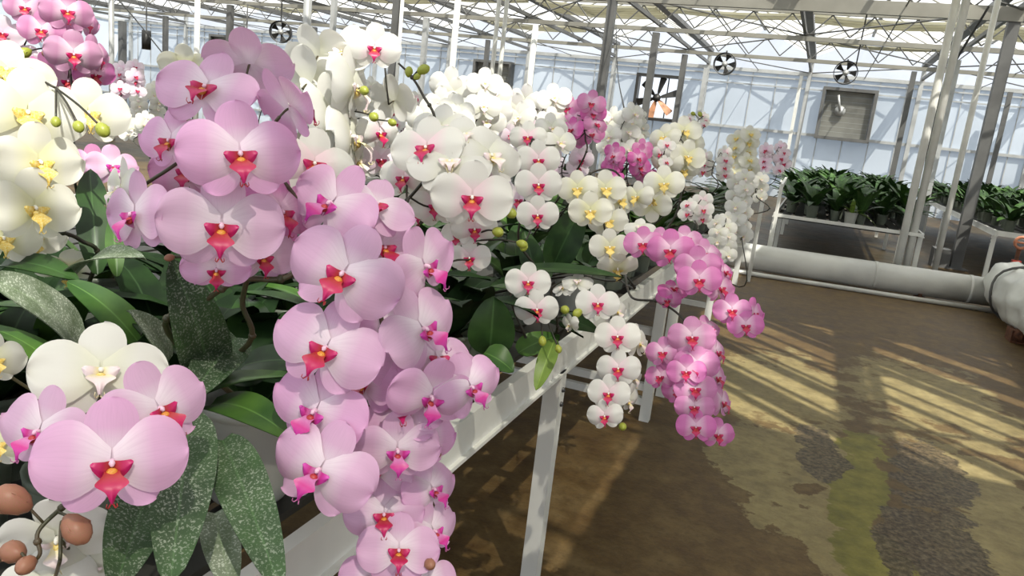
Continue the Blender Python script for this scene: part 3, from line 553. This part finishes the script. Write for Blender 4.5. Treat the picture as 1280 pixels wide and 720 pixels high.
# ------------------------------------------------------------------ leafy young plants on the far benches
def young(seed):
    random.seed(seed); root = empty('young_leafy_plant'); link('pot', pot_mesh('potC', .055, .11), root); link('bark', bark_mesh(.055, .11), root)
    a0 = U(0, 6)
    for i in range(11):
        a = a0 + i * 2.4; ln = U(.17, .27); base = Vector((.01 * math.cos(a), .01 * math.sin(a), .10)); tip = base + Vector((math.cos(a) * ln, math.sin(a) * ln, U(-.02, .28)))
        leaf_mb(base, tip, U(.07, .10), Vector((0, 0, 1)), U(.08, .2), .12, .6, 7).build('leaf', M[random.choice(['leaf', 'leafG', 'leaf', 'leafM'])], root, True)
    return root
M['leafM'] = leaf_mat('leaf_mid', (.018, .05, .012), (.05, .11, .025))
protos = [young(s) for s in (1, 2, 3)]
def copy_tree(o):
    c = o.copy(); COL.objects.link(c)
    for ch in o.children:
        d = ch.copy(); COL.objects.link(d); d.parent = c
    return c
def place_young(i, x, y, z, label, group, first=[0]):
    if first[0] < 3: o = protos[first[0]]; first[0] += 1
    else: o = copy_tree(protos[i % 3])
    o.location = (x, y, z); o.rotation_euler = (0, 0, U(0, 6.28)); s = U(1.0, 1.3); o.scale = (s, s, s); tag(o, label, 'plant', group)
random.seed(21); i = 0
for y in np.arange(8.92, 15.5, .34):
    for x in np.linspace(-.24, .98, 6):
        if y < 9.0 and R_() < .25: continue
        place_young(i, x + U(-.03, .03), y + U(-.05, .05), .593, 'dark green young plant in a clear pot on the low far bench straight ahead', 'leafy plants on the low far bench'); i += 1
for y in np.arange(10.4, 17.4, .42):
    for x in np.linspace(2.2, 4.0, 6):
        place_young(i, x + U(-.04, .04), y + U(-.06, .06), .633, 'dark green young plant in a clear pot on the far bench at the right', 'leafy plants on the right far bench'); i += 1
# one brighter plant in a small white pot at the front of the far bench
yp = empty('young_leafy_plant', (.40, 8.82, .593)); tag(yp, 'bright yellow-green seedling in a white pot on the front edge of the low far bench', 'plant')
link('pot', pot_mesh('potW', .07, .12), yp); link('bark', bark_mesh(.07, .12), yp)
for a, ln, rz in ((.2, .22, .02), (-.3, .2, -.04), (2.9, .14, .06), (1.5, .12, .16), (-1.6, .13, .1), (-.05, .26, -.1)):
    base = Vector((0, 0, .11)); leaf_mb(base, base + Vector((math.cos(a) * ln, math.sin(a) * ln, rz)), .05, Vector((0, 0, 1)), .15, .1, .6, 7).build('leaf', M['leafY'], yp, True)

# ------------------------------------------------------------------ floor
def floor_mat():
    mt, nt, out = newmat('wet_algae_concrete'); p = nt.nodes.new('ShaderNodeBsdfPrincipled')
    geo = texco(nt); sp = nt.nodes.new('ShaderNodeSeparateXYZ'); nt.links.new(geo, sp.inputs[0])
    n1 = noise(nt, 1.3, 5, geo, .6); n2 = noise(nt, 5.5, 5, geo, .65); n3 = noise(nt, 45, 4, geo, .7)
    brown = ramp(nt, n2, [(.3, (.075, .040, .012)), (.5, (.125, .078, .028)), (.72, (.18, .125, .055))])
    brown = mixc(nt, math_(nt, 'MULTIPLY', math_(nt, 'SUBTRACT', n3, .5, clamp=True), 1.6, clamp=True), brown, (.035, .026, .014))
    def blob(x, y, rx, ry, soft=.5, rot=0.0):
        dx, dy = math_(nt, 'SUBTRACT', sp.outputs[0], x), math_(nt, 'SUBTRACT', sp.outputs[1], y)
        c, s = math.cos(rot), math.sin(rot)
        ex = math_(nt, 'DIVIDE', math_(nt, 'ADD', math_(nt, 'MULTIPLY', dx, c), math_(nt, 'MULTIPLY', dy, s)), rx)
        ey = math_(nt, 'DIVIDE', math_(nt, 'SUBTRACT', math_(nt, 'MULTIPLY', dy, c), math_(nt, 'MULTIPLY', dx, s)), ry)
        r2 = math_(nt, 'ADD', math_(nt, 'MULTIPLY', ex, ex), math_(nt, 'MULTIPLY', ey, ey))
        w = math_(nt, 'ADD', math_(nt, 'MULTIPLY', math_(nt, 'SUBTRACT', n1, .5), 4.0), math_(nt, 'MULTIPLY', math_(nt, 'SUBTRACT', n2, .5), 4.0))
        return math_(nt, 'MULTIPLY', math_(nt, 'SUBTRACT', 1.0, math_(nt, 'ADD', r2, w)), 1.0 / soft * 2.2, clamp=True)
    def bl(px, py, rx, ry, soft=.5, rot=0.0): q = atZ(px, py, 0); return blob(q.x, q.y, rx, ry, soft, rot)
    def mx(*a):
        r = a[0]
        for q in a[1:]: r = math_(nt, 'MAXIMUM', r, q)
        return r
    tan = mx(bl(950, 600, .17, .5, .3, .4), bl(1240, 640, .22, .75, .3), bl(1010, 560, .3, .35, .4), bl(970, 480, .42, .9, .9), bl(1150, 500, .45, .9, .8), bl(1045, 660, .12, .35, .3))
    c = mixc(nt, tan, brown, ramp(nt, n2, [(.3, (.20, .155, .062)), (.7, (.34, .28, .135))]))
    green = mx(bl(1075, 600, .10, .48, .3, -.1), bl(1095, 700, .12, .22, .3), bl(1080, 560, .12, .2, .3))
    c = mixc(nt, green, c, ramp(nt, n2, [(.3, (.125, .115, .014)), (.7, (.26, .235, .055))]))
    wet = mx(bl(1030, 573, .10, .22, .3), bl(1165, 600, .16, .5, .3), bl(1170, 680, .18, .25, .3), bl(1115, 690, .06, .25, .3), bl(1010, 545, .10, .16, .3))
    c = mixc(nt, math_(nt, 'MULTIPLY', wet, .9), c, ramp(nt, n3, [(.38, (.018, .014, .007)), (.5, (.085, .058, .028)), (.64, (.17, .13, .075))]))
    far = math_(nt, 'MULTIPLY', math_(nt, 'SUBTRACT', sp.outputs[1], 8.3), .8, clamp=True)
    c = mixc(nt, math_(nt, 'MULTIPLY', far, .95), c, ramp(nt, n1, [(.3, (.018, .019, .007)), (.7, (.085, .05, .016))]))
    n4 = noise(nt, 14, 5, geo, .7); c = mixc(nt, .75, c, ramp(nt, n4, [(.3, (.55, .52, .48)), (.55, (1, 1, 1)), (.75, (1.25, 1.2, 1.1))]), 'MULTIPLY'); nt.links.new(c, p.inputs['Base Color'])
    rg = math_(nt, 'MULTIPLY_ADD', mx(math_(nt, 'MULTIPLY', wet, .25), math_(nt, 'MULTIPLY', far, .3)), -.22, math_(nt, 'MULTIPLY_ADD', n2, .3, .42)); nt.links.new(rg, p.inputs['Roughness']); p.inputs['Specular IOR Level'].default_value = .3
    bp = nt.nodes.new('ShaderNodeBump'); inp(bp, Strength=.25, Distance=.01); nt.links.new(n3, bp.inputs['Height']); nt.links.new(bp.outputs[0], p.inputs['Normal'])
    nt.links.new(p.outputs[0], out.inputs[0]); return mt
b = MB(); b.box((-8, 10, -.05), (40, 34, .1)); tag(b.build('floor', floor_mat()), kind='structure')

# ------------------------------------------------------------------ pipes
def pipe(name, label, pts, r, mat, n=20, cat='pipe', smooth=True, ribs=()):
    root = empty(name, pts[0]); O = root.location; tag(root, label, cat)
    b = MB(); b.tube([Vector(p) - O for p in pts], r, n); b.build('tube', M[mat], root, smooth)
    for (p, q, rr) in ribs:
        b = MB(); b.tube([Vector(p) - O, Vector(q) - O], rr, n); b.build('collar', M[mat], root, smooth)
    return root
pa, pb = Vector((-3.2, 7.93, .165)), Vector((1.78, 8.40, .165)); dr = (pb - pa).normalized()
pipe('air_duct_pipe', 'fat white pipe lying across the aisle just above the wet floor', [pa, pb], .135, 'white_pipe', 28, ribs=[(pa + dr * 3.9, pa + dr * 3.93, .139), (pa + dr * 4.75, pa + dr * 4.78, .139)])
pipe('drain_pipe', 'thin white pipe hugging the floor along the near side of the fat pipe', [pa + Vector((0, -.22, -.14)), pb + Vector((.0, -.22, -.14))], .022, 'white_pipe', 12)
b = MB()                                                          # supports under the fat pipe
pc = pa + dr * 4.35; o = empty('pipe_stand', (pc.x, pc.y - .08, 0)); tag(o, 'rusty little stand propping the fat white pipe off the floor', 'stand')
b.box((0, 0, .015), (.10, .16, .03)); b.build('base', M['rust'], o); b = MB(); b.bar((0, .0, .03), (0, .0, .06), .03); b.build('neck', M['rust'], o)
# film-wrapped roll at the right
def film_roll():
    root = empty('film_wrapped_pipe', (1.87, 8.45, 0)); tag(root, 'thick white film-wrapped pipe running toward the viewer at the right edge', 'pipe')
    b = MB(); rnd = random.Random(4); ph = [rnd.uniform(0, 6) for _ in range(6)]
    L = 5.2
    def fn(u, v):
        a = v * math.pi; y = -L * u
        r = .235 + .012 * math.sin(9 * a + ph[0]) * math.sin(26 * u + ph[1]) + .016 * math.sin(3 * a + 40 * u + ph[2]) * .5 + .012 * math.sin(70 * u + 2 * a)
        if u < .03: r *= .35 + .65 * math.sqrt(u / .03)
        return (r * 1.05 * math.sin(a) - .0 * u, y, .255 + r * math.cos(a))
    b.grid(fn, 90, 36); b.build('film_sleeve', M['film'], root, True)
    b = MB()
    for y in (-.62, -2.4):
        ring = [(.262 * math.sin(t * math.pi / 12), y + .05 * math.sin(t), .255 + .262 * math.cos(t * math.pi / 12)) for t in range(25)]
        b.tube(ring, .012, 6)
    b.build('strap', M['galvD'], root, True)
    b = MB(); b.tube([(0, -.02, .255), (0, .14, .255)], .05, 12); b.build('end_plug', M['white_pipe'], root, True)
film_roll()
o = empty('pipe_stand', (1.70, 6.98, 0)); tag(o, 'rust-brown block against the foot of the film-wrapped pipe', 'block')
b = MB(); b.box((0, 0, .05), (.13, .2, .1)); b.ball((0, -.08, .07), .06); b.build('body', M['rust'], o)
# valve standpipe at the right edge
o = empty('valve_standpipe', (2.10, 9.4, 0)); tag(o, 'rusty standpipe with a red valve behind the film-wrapped pipe at right', 'valve')
b = MB(); b.tube([(0, 0, 0), (0, 0, .55)], .022, 10); b.build('pipe_stem', M['rust'], o, True)
b = MB(); b.box((0, -.01, .36), (.08, .07, .10)); b.build('valve_body', M['red'], o)
b = MB(); b.tube([(math.cos(t * .524) * .06, -.03, .60 + math.sin(t * .524) * .06) for t in range(13)], .016, 8); b.bar((-.055, -.03, .60), (.055, -.03, .60), .02); b.build('hand_wheel', M['orange'], o, True)

# ------------------------------------------------------------------ posts and risers
def riser(label, a, bt, r, mat='paint', name='pipe_post', foot=True, round_=True):
    a, bt = Vector(a), Vector(bt); root = empty(name, a); tag(root, label, 'post')
    b = MB()
    if round_: b.tube([Vector((0, 0, 0)), bt - a], r, 14)
    else: b.bar(Vector((0, 0, 0)), bt - a, r * 2, r * 2, 0, (0, 1, 0))
    b.build('shaft', M[mat], root, round_)
    if foot: b = MB(); b.box((0, 0, .006), (r * 4, r * 4, .012)); b.build('foot_plate', M[mat], root)
    return root
ROOFZ = 3.12
q = atZ(1113, 362, 0); q = Vector((.915, 8.66, 0))
q.x = .925; q.y = 8.72
riser('white pipe riser, left one of the joined pair rising from the fat pipe', q, (q.x, q.y, 3.4), .038)
root = empty('pipe_post', (q.x + .09, q.y + .06, 0)); tag(root, 'grey-white pipe riser with a bent top, right one of the joined pair', 'post')
b = MB(); b.tube([(0, 0, 0), (0, 0, 2.98), (.02, 0, 3.04), (.07, 0, 3.09), (.14, 0, 3.1), (.62, 0, 3.1)], .038, 14); b.build('shaft', M['paint'], root, True)
b = MB(); b.box((0, 0, .006), (.18, .18, .012)); b.build('foot_plate', M['galv'], root)
b = MB(); b.box((.66, 0, 3.1), (.10, .14, .12)); b.build('end_joint', M['galvD'], root)
riser('slim white pole between the paired risers and the grey column', (1.36, 9.32, 0), (1.36, 9.32, 3.2), .03)
riser('dark grey square column standing in a dark plinth at the right', (1.88, 11.35, 0), (1.88, 11.35, ROOFZ), .065, 'galvD', 'roof_column', round_=False)['kind'] = 'thing'
o = empty('column_plinth', (1.70, 11.35, 0)); b = MB(); tag(o, 'dark low block beside the foot of the dark grey column', 'block'); b.box((-.02, 0, .12), (.2, .3, .24)); b.build('body', M['galvD'], o); 
P_ = [  # px, py(top), depth Y, r, material, round, label
    (1205, 35, 15.8, .07, 'galv', False, 'grey column directly behind the slim white pole'),
    (1262, 120, 21.2, .05, 'galvD', False, 'thin dark column near the right edge against the far wall'),
    (1143, 90, 18.2, .05, 'galvD', False, 'short dark column just right of the paired risers'),
    (1002, 95, 21.3, .04, 'paint', False, 'thin white upright left of the closed wall fan'),
    (883, 85, 21.2, .055, 'galv', False, 'slim column right of the open wall fan'),
    (857, 65, 18.2, .06, 'galvD', False, 'dark column overlapping the right edge of the open wall fan'),
    (820, 45, 14.7, .06, 'galvD', False, 'dark column crossing in front of the open wall fan'),
    (765, 10, 11.3, .06, 'galvD', False, 'dark column between the open wall fan and the bright pink upright spray'),
    (670, 30, 14.7, .06, 'paint', True, 'white column right of the pair of bright thin poles'),
    (610, 52, 18.2, .05, 'galvD', False, 'thin dark column just left of the pair of bright thin poles'),
    (624, 0, 8.6, .026, 'paint', True, 'bright thin pole, left one of the pair at top centre'),
    (634, 0, 8.7, .026, 'paint', True, 'bright thin pole, right one of the pair at top centre'),
    (572, 6, 11.3, .05, 'paint', True, 'pale column left of the thin dark one at top centre'),
    (533, 25, 14.7, .05, 'galv', False, 'grey column behind the bud-tipped dark spike'),
    (497, 0, 11.3, .055, 'galvD', False, 'dark column right of the red-lipped top white bloom'),
    (503, 2, 11.2, .03, 'paint', True, 'thin white pole hugging the dark column by the top white bloom'),
    (418, 0, 11.3, .04, 'galv', False, 'thin grey column above the tall white orchid'),
    (385, 0, 8.0, .05, 'galv', True, 'thick pale column left of the tall white orchid'),
    (393, 35, 18.2, .06, 'galvD', False, 'short dark column beside the thick pale one'),
    (288, 10, 14.7, .06, 'galvD', False, 'dark column above the topmost big pink bloom'),
    (247, 0, 11.3, .05, 'paint', True, 'white column above the cream backed bloom at left'),
    (207, 22, 18.2, .06, 'galvD', False, 'short dark column over the gap at left'),
    (153, 35, 21.0, .10, 'galvD', False, 'broad dark column beyond the speckled orchids at left'),
    (139, 0, 11.3, .05, 'galv', True, 'pale column right of the corner pink orchid')]
for px, py, Y, r, mt, rd, lab in P_:
    p = atY(px, py, Y); riser(lab, (p.x, p.y, 0), (p.x, p.y, ROOFZ if Y > 9 else 3.5), r, mt, 'roof_column' if Y > 9 else 'pipe_post', False, rd)['kind'] = 'thing'

# ------------------------------------------------------------------ roof trusses, gutters, glazing
X0, X1, YW = -25.0, 9.0, 21.75
for k, Y in enumerate((4.5, 7.9, 11.3, 14.7, 18.2)):
    root = empty('roof_truss', ((X0 + X1) / 2, Y, ROOFZ)); O = root.location; tag(root, 'galvanised lattice truss crossing under the roof, number %d counted from the near end' % (k + 1), 'truss', kind='structure')
    V = lambda x, z, dy=0: Vector((x, Y + dy, z)) - O
    hgt = .038 if k != 2 else .085
    b = MB(); b.bar(V(X0, ROOFZ + .06), V(X1, ROOFZ + .06), .07, hgt * 2); b.build('lower_chord', M['truss'], root)
    b = MB(); b.bar(V(X0, ROOFZ + .50), V(X1, ROOFZ + .50), .06, .06); b.build('upper_chord', M['truss'], root)
    b = MB(); x = X0; n = 0
    while x < X1 - .4:
        b.tube([V(x, ROOFZ + (.12 if n % 2 == 0 else .47)), V(x + .33, ROOFZ + (.47 if n % 2 == 0 else .12))], .013, 5); x += .33; n += 1
    b.build('web', M['galvD'], root)
gx = [-.65 + 2.6 * k for k in range(-9, 5)]
GZ, RZ = 3.68, 4.25
TY = (4.5, 7.9, 11.3, 14.7, 18.2, 21.7)
for k in range(5):                                                # diagonal tie rods from truss to truss
    b = MB()
    for i, x in enumerate(gx[:-1]):
        if (i + k) % 2 == 0: b.tube([(x, TY[k], ROOFZ + .12), (x + 2.6, TY[k + 1], ROOFZ + .12)], .014, 5)
        else: b.tube([(x + 2.6, TY[k], ROOFZ + .12), (x, TY[k + 1], ROOFZ + .12)], .014, 5)
        b.tube([(x + 1.3, TY[k], ROOFZ + .10), (x + 1.3, TY[k + 1], ROOFZ + .10)], .011, 5)
    tag(b.build('roof_tie_rods', M['galvD']), kind='structure')
for i, x in enumerate(gx):
    b = MB(); b.bar((x, -3, GZ - .05), (x, YW, GZ - .05), .15, .09); b.bar((x, -3, ROOFZ + .18), (x, YW, ROOFZ + .18), .05, .07); tag(b.build('roof_gutter', M['galvD']), kind='structure')
for i, x in enumerate(gx[:-1]):
    xm, xe = x + 1.3, x + 2.6
    b = MB()
    for (a0, z0, a1, z1) in ((x + .08, GZ, xm, RZ), (xm, RZ, xe - .08, GZ)):
        b.add([(a0, -3, z0), (a1, -3, z1), (a1, YW, z1), (a0, YW, z0)], [(0, 1, 2, 3)])
    tag(b.build('ceiling_glazing', M['glassroof']), kind='structure')
    b = MB(); b.bar((xm, -3, RZ), (xm, YW, RZ), .06, .05)
    for y in np.arange(-3, YW, 1.0):
        b.bar((x + .08, y, GZ), (xm, y, RZ), .03, .035); b.bar((xm, y, RZ), (xe - .08, y, GZ), .03, .035)
    tag(b.build('ceiling_glazing_bars', M['truss']), kind='structure')
# shade screens, drawn part way and hanging in folds
random.seed(5)
def screen(x0, x1, y0, y1, z=3.56, mat='screen', sagw=.07, folds=None):
    b = MB(); nf = folds or max(4, int((y1 - y0) / .12))
    def fn(u, v): return (x0 + (x1 - x0) * (v + 1) / 2, y0 + (y1 - y0) * u, z + sagw * (.5 - .5 * math.cos(u * nf * math.pi)) - .05 * math.sin(math.pi * (v + 1) / 2))
    b.grid(fn, nf * 3, 6); o = b.build('ceiling_shade_screen', M[mat], None, True); o['kind'] = 'structure'; return o
ns = 0
for i, x in enumerate(gx[:-1]):
    for Y0 in (7.9, 11.3, 14.7) + ((18.2,) if i % 3 == 0 else ()):
        w = U(.5, 1.5) * (1.0 if R_() > .3 else .3)
        o = screen(x + .1, x + 2.5, Y0 + .06, Y0 + .06 + w); ns += 1
        tag(o, 'beige shade screen gathered in folds under the roof glazing', None, 'gathered beige shade screens')
# near overhead: unseen screens added to shade the aisle and place the sun
for (x0, x1, y0, y1) in ((-3.2, -.65, 1.6, 7.6), (-.60, 1.0, -2.6, -1.2), (1.02, 4.4, -2.6, 1.3), (-.6, .9, 2.3, 7.6), (3.1, 4.5, 1.4, 7.6), (1.0, 3.1, 4.2, 7.6), (1.0, 3.1, 1.2, 1.7)):
    o = screen(x0, x1, y0, y1, 3.58, 'screenS', .03); tag(o, 'added beige screen, out of view overhead, that shades the near end of the house', None, 'added unseen shade screens')

o = screen(.36, 1.0, -2.6, 2.25, 3.58, 'screenN', .03); tag(o, 'added thin net, out of view overhead, that softens the sun on the near blooms')  # unseen net added so only part of the sun reaches the blooms
# unseen slats added over the aisle so sun falls between them in streaks
b = MB(); rnd = random.Random(12); dirv = Vector((.66, -.62, 0)).normalized(); nrm = Vector((.62, .66, 0)).normalized(); c0 = Vector((2.05, 2.75, 3.60)); s_ = -1.75
while s_ < 1.75:
    w_ = rnd.choice([.05, .08, .12, .20, .26]); cc = c0 + nrm * (s_ + w_ / 2); L0 = rnd.uniform(1.5, 1.9); L1 = rnd.uniform(1.5, 1.9)
    b.bar(cc - dirv * L0, cc + dirv * L1, w_, .006); s_ += w_ + rnd.choice([.02, .04, .07, .12, .16])
tag(b.build('unseen_sun_slats', M['screenS']), kind='structure')
# ------------------------------------------------------------------ far wall
b = MB(); tag(b, None) if False else None
ZB = 3.2
def wq(xa, xb, za, zb): b.add([(xa, YW, za), (xb, YW, za), (xb, YW, zb), (xa, YW, zb)], [(0, 1, 2, 3)])
wq(X0, -5.08, 0, ZB); wq(-3.92, X1, 0, ZB); wq(-5.08, -3.92, 0, 1.68); wq(-5.08, -3.92, 2.84, ZB)
tag(b.build('wall_back', M['wallp']), kind='structure')
b = MB(); wq(X0, X1, ZB, GZ)
for x in gx[:-1]: b.add([(x, YW, GZ), (x + 2.6, YW, GZ), (x + 1.3, YW, RZ)], [(0, 1, 2)])
tag(b.build('wall_back_gable_glazing', M['glassroof']), kind='structure')
b = MB()
for z, h, d in ((3.20, .09, .09), (3.06, .035, .05), (2.84, .03, .03), (1.70, .07, .06), (.6, .06, .06)): b.bar((X0, YW - .05, z), (X1, YW - .05, z), d, h)
for x in np.arange(X0, X1, .62): b.bar((x, YW - .03, 0), (x, YW - .03, 1.66 if -5.0 < x < -4.0 else 3.2), .022, .02, 0, (0, 1, 0))
tag(b.build('wall_back_frame', M['galv']), kind='structure')
b = MB()
for x in gx: b.bar((x, YW - .08, 0), (x, YW - .08, GZ), .10, .10, 0, (0, 1, 0))
tag(b.build('wall_back_columns', M['galv']), kind='structure')
for nm, X in (('wall_left', X0), ('wall_right', X1)):
    b = MB(); b.add([(X, -3, 0), (X, YW, 0), (X, YW, GZ), (X, -3, GZ)], [(0, 1, 2, 3)]); tag(b.build(nm, M['wallp']), kind='structure')
    b = MB()
    for y in np.arange(-3, YW, 1.7): b.bar((X, y, 0), (X, y, GZ), .05, .05, 0, (0, 1, 0))
    for z in (.6, 1.7, 3.2): b.bar((X, -3, z), (X, YW, z), .06, .06)
    tag(b.build(nm + '_frame', M['galv']), kind='structure')

# exhaust fans in the far wall
def exhaust(x, z, s, label, open_, spin=.3):
    root = empty('exhaust_fan', (x, YW - .16, z)); tag(root, label, 'fan'); t = s * .06
    b = MB()
    for sx in (-1, 1): b.box((sx * (s / 2 - t / 2), 0, 0), (t, .28, s)); b.box((0, 0, sx * (s / 2 - t / 2)), (s - 2 * t, .28, t))
    b.build('housing', M['dark' if open_ else 'galvD'], root)
    if open_:
        for k in range(6):
            a = k * math.pi / 3 + spin; b = MB(); r0, r1 = .07 * s, .46 * s
            def fn(u, v): 
                r = r0 + (r1 - r0) * u; w = (.045 + .075 * u) * s; aa = a + v * w / max(r, .12 * s) * .7
                return (r * math.cos(aa), .03 * s * v, r * math.sin(aa))
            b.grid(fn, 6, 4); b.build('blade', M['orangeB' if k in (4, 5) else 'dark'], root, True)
        b = MB(); b.lathe([(.001, -.06), (.08 * s, -.05), (.09 * s, .03), (.001, .05)], n=16, M=Matrix.Rotation(math.pi / 2, 3, 'X')); b.build('hub', M['dark'], root, True)
        b = MB()
        for sx in (-.2, .2): b.bar((sx * s, .10, -s / 2 + t), (sx * s, .10, s / 2 - t), .03)
        b.build('brace', M['dark'], root)
    else:
        for k in range(9):
            z_ = -s / 2 + t + (s - 2 * t) * (k + .5) / 9; b = MB(); b.box((0, .05, z_), (s - 2.2 * t, .02, (s - 2 * t) / 9.3), 0, Matrix.Rotation(.18, 3, 'X')); b.build('shutter_slat', M['shutter'], root)
        b = MB(); b.lathe([(.001, -.05), (.09 * s, -.04), (.10 * s, .02), (.001, .04)], (-.12 * s, -.06, .06 * s), 14, M=Matrix.Rotation(math.pi / 2, 3, 'X')); b.bar((-.12 * s, -.08, .06 * s), (-.2 * s, -.08, .36 * s), .05); b.build('motor', M['galv'], root, True)
exhaust(-4.50, 2.26, 1.24, 'open wall fan with dark blades, daylight showing through, above the cream orchid', True)
exhaust(.38, 2.28, 1.30, 'closed square wall fan with grey shutter left of the paired white risers', False)
exhaust(-9.5, 2.26, 1.24, 'closed wall fan partly hidden behind the pair of bright thin poles', False)
exhaust(-19.6, 2.35, 1.24, 'closed wall fan at far left above the cream backed bloom', False)
# circulation fans hung under the trusses
def circ(px, py, Y, label, yawd=0, r=.22):
    p = atY(px, py, Y); root = empty('circulation_fan', p); root.rotation_euler = (0, 0, math.radians(yawd)); tag(root, label, 'fan')
    RX = Matrix.Rotation(math.pi / 2, 3, 'X')
    b = MB(); b.lathe([(r, -.09), (r * 1.03, -.10), (r * 1.03, .10), (r, .09), (r * .97, .09), (r * .97, -.09), (r, -.09)], n=26, M=RX); b.build('shroud', M['dark'], root, True)
    for k in range(5):
        a = k * 1.2566; b = MB(); b.grid(lambda u, v: ((.05 + u * (r * .92 - .05)) * math.cos(a + v * .42 * (.5 + .3 * u)), .02 * v, (.05 + u * (r * .92 - .05)) * math.sin(a + v * .42 * (.5 + .3 * u))), 4, 4); b.build('blade', M['dark'], root, True)
    b = MB(); b.lathe([(.001, -.07), (.055, -.06), (.06, .04), (.001, .05)], n=14, M=RX); b.build('hub', M['galv'], root, True)
    b = MB(); b.bar((0, 0, r), (0, 0, ROOFZ - p.z + .02), .03); b.build('hanger', M['galvD'], root)
circ(906, 80, 17.0, 'round black air fan hanging above the open wall fan, to its right')
circ(1057, 91, 17.0, 'round black air fan hanging right above the closed square wall fan')
circ(351, 40, 14.0, 'round dark air fan hanging left of the thick pale column', 25)
circ(183, 50, 14.5, 'dark air fan seen nearly edge-on at far left', -44)
circ(308, 55, 14.5, 'dark air fan seen edge-on behind the topmost pink petals', -50)
# hanging cables
def cable(label, pts, r=.008):
    o = empty('cable', pts[0]); tag(o, label, 'cable'); b = MB(); b.tube([Vector(p) - Vector(pts[0]) for p in smoothpath(pts, 6)], r, 6); b.build('wire', M['cord'], o, True)
cable('black cable hanging in a curve beside the paired white risers', [atY(1236, 8, 9.0), atY(1185, 95, 9.0), atY(1165, 165, 9.0), atY(1158, 200, 9.0), atY(1150, 260, 9.0)], .012)
cable('thin black wire sloping down to the white blooms left of the open wall fan', [atY(770, 32, 11.4), atY(772, 90, 9), atY(784, 155, 4.5)], .006)
cable('thin wire crossing down over the gap at far left', [atY(146, -2, 10), atY(170, 25, 10), atY(206, 70, 10)], .010)
cable('beaded wire hanging beside the round fan over the closed wall fan', [atY(1090, -10, 14), atY(1081, 30, 14.8), atY(1070, 82, 16.4)], .012)

# ------------------------------------------------------------------ sky, sun
w = bpy.data.worlds.new('World'); sc.world = w; w.use_nodes = True; nt = w.node_tree; nt.nodes.clear()
bg = nt.nodes.new('ShaderNodeBackground'); o_ = nt.nodes.new('ShaderNodeOutputWorld')
tc = nt.nodes.new('ShaderNodeTexCoord'); s = nt.nodes.new('ShaderNodeSeparateXYZ'); nt.links.new(tc.outputs['Generated'], s.inputs[0])
c = ramp(nt, s.outputs[2], [(.0, (.80, .85, .90)), (.10, (.84, .90, 1.0)), (.6, (.86, .93, 1.0))]); nt.links.new(c, bg.inputs[0]); bg.inputs[1].default_value = 1.3
nt.links.new(bg.outputs[0], o_.inputs[0])
sun = bpy.data.lights.new('sun', 'SUN'); sun.energy = 10.5; sun.angle = math.radians(.6); sun.color = (1.0, .95, .84)
so = bpy.data.objects.new('sun', sun); COL.objects.link(so)
SUN = Vector((.35, -.45, .82)).normalized(); so.rotation_euler = SUN.to_track_quat('Z', 'Y').to_euler()
vs = sc.view_settings; vs.view_transform = 'Standard'; vs.look = 'None'; vs.exposure = 0.0; vs.gamma = 1.0; vs.use_curve_mapping = False
sc.cycles.use_denoising = True
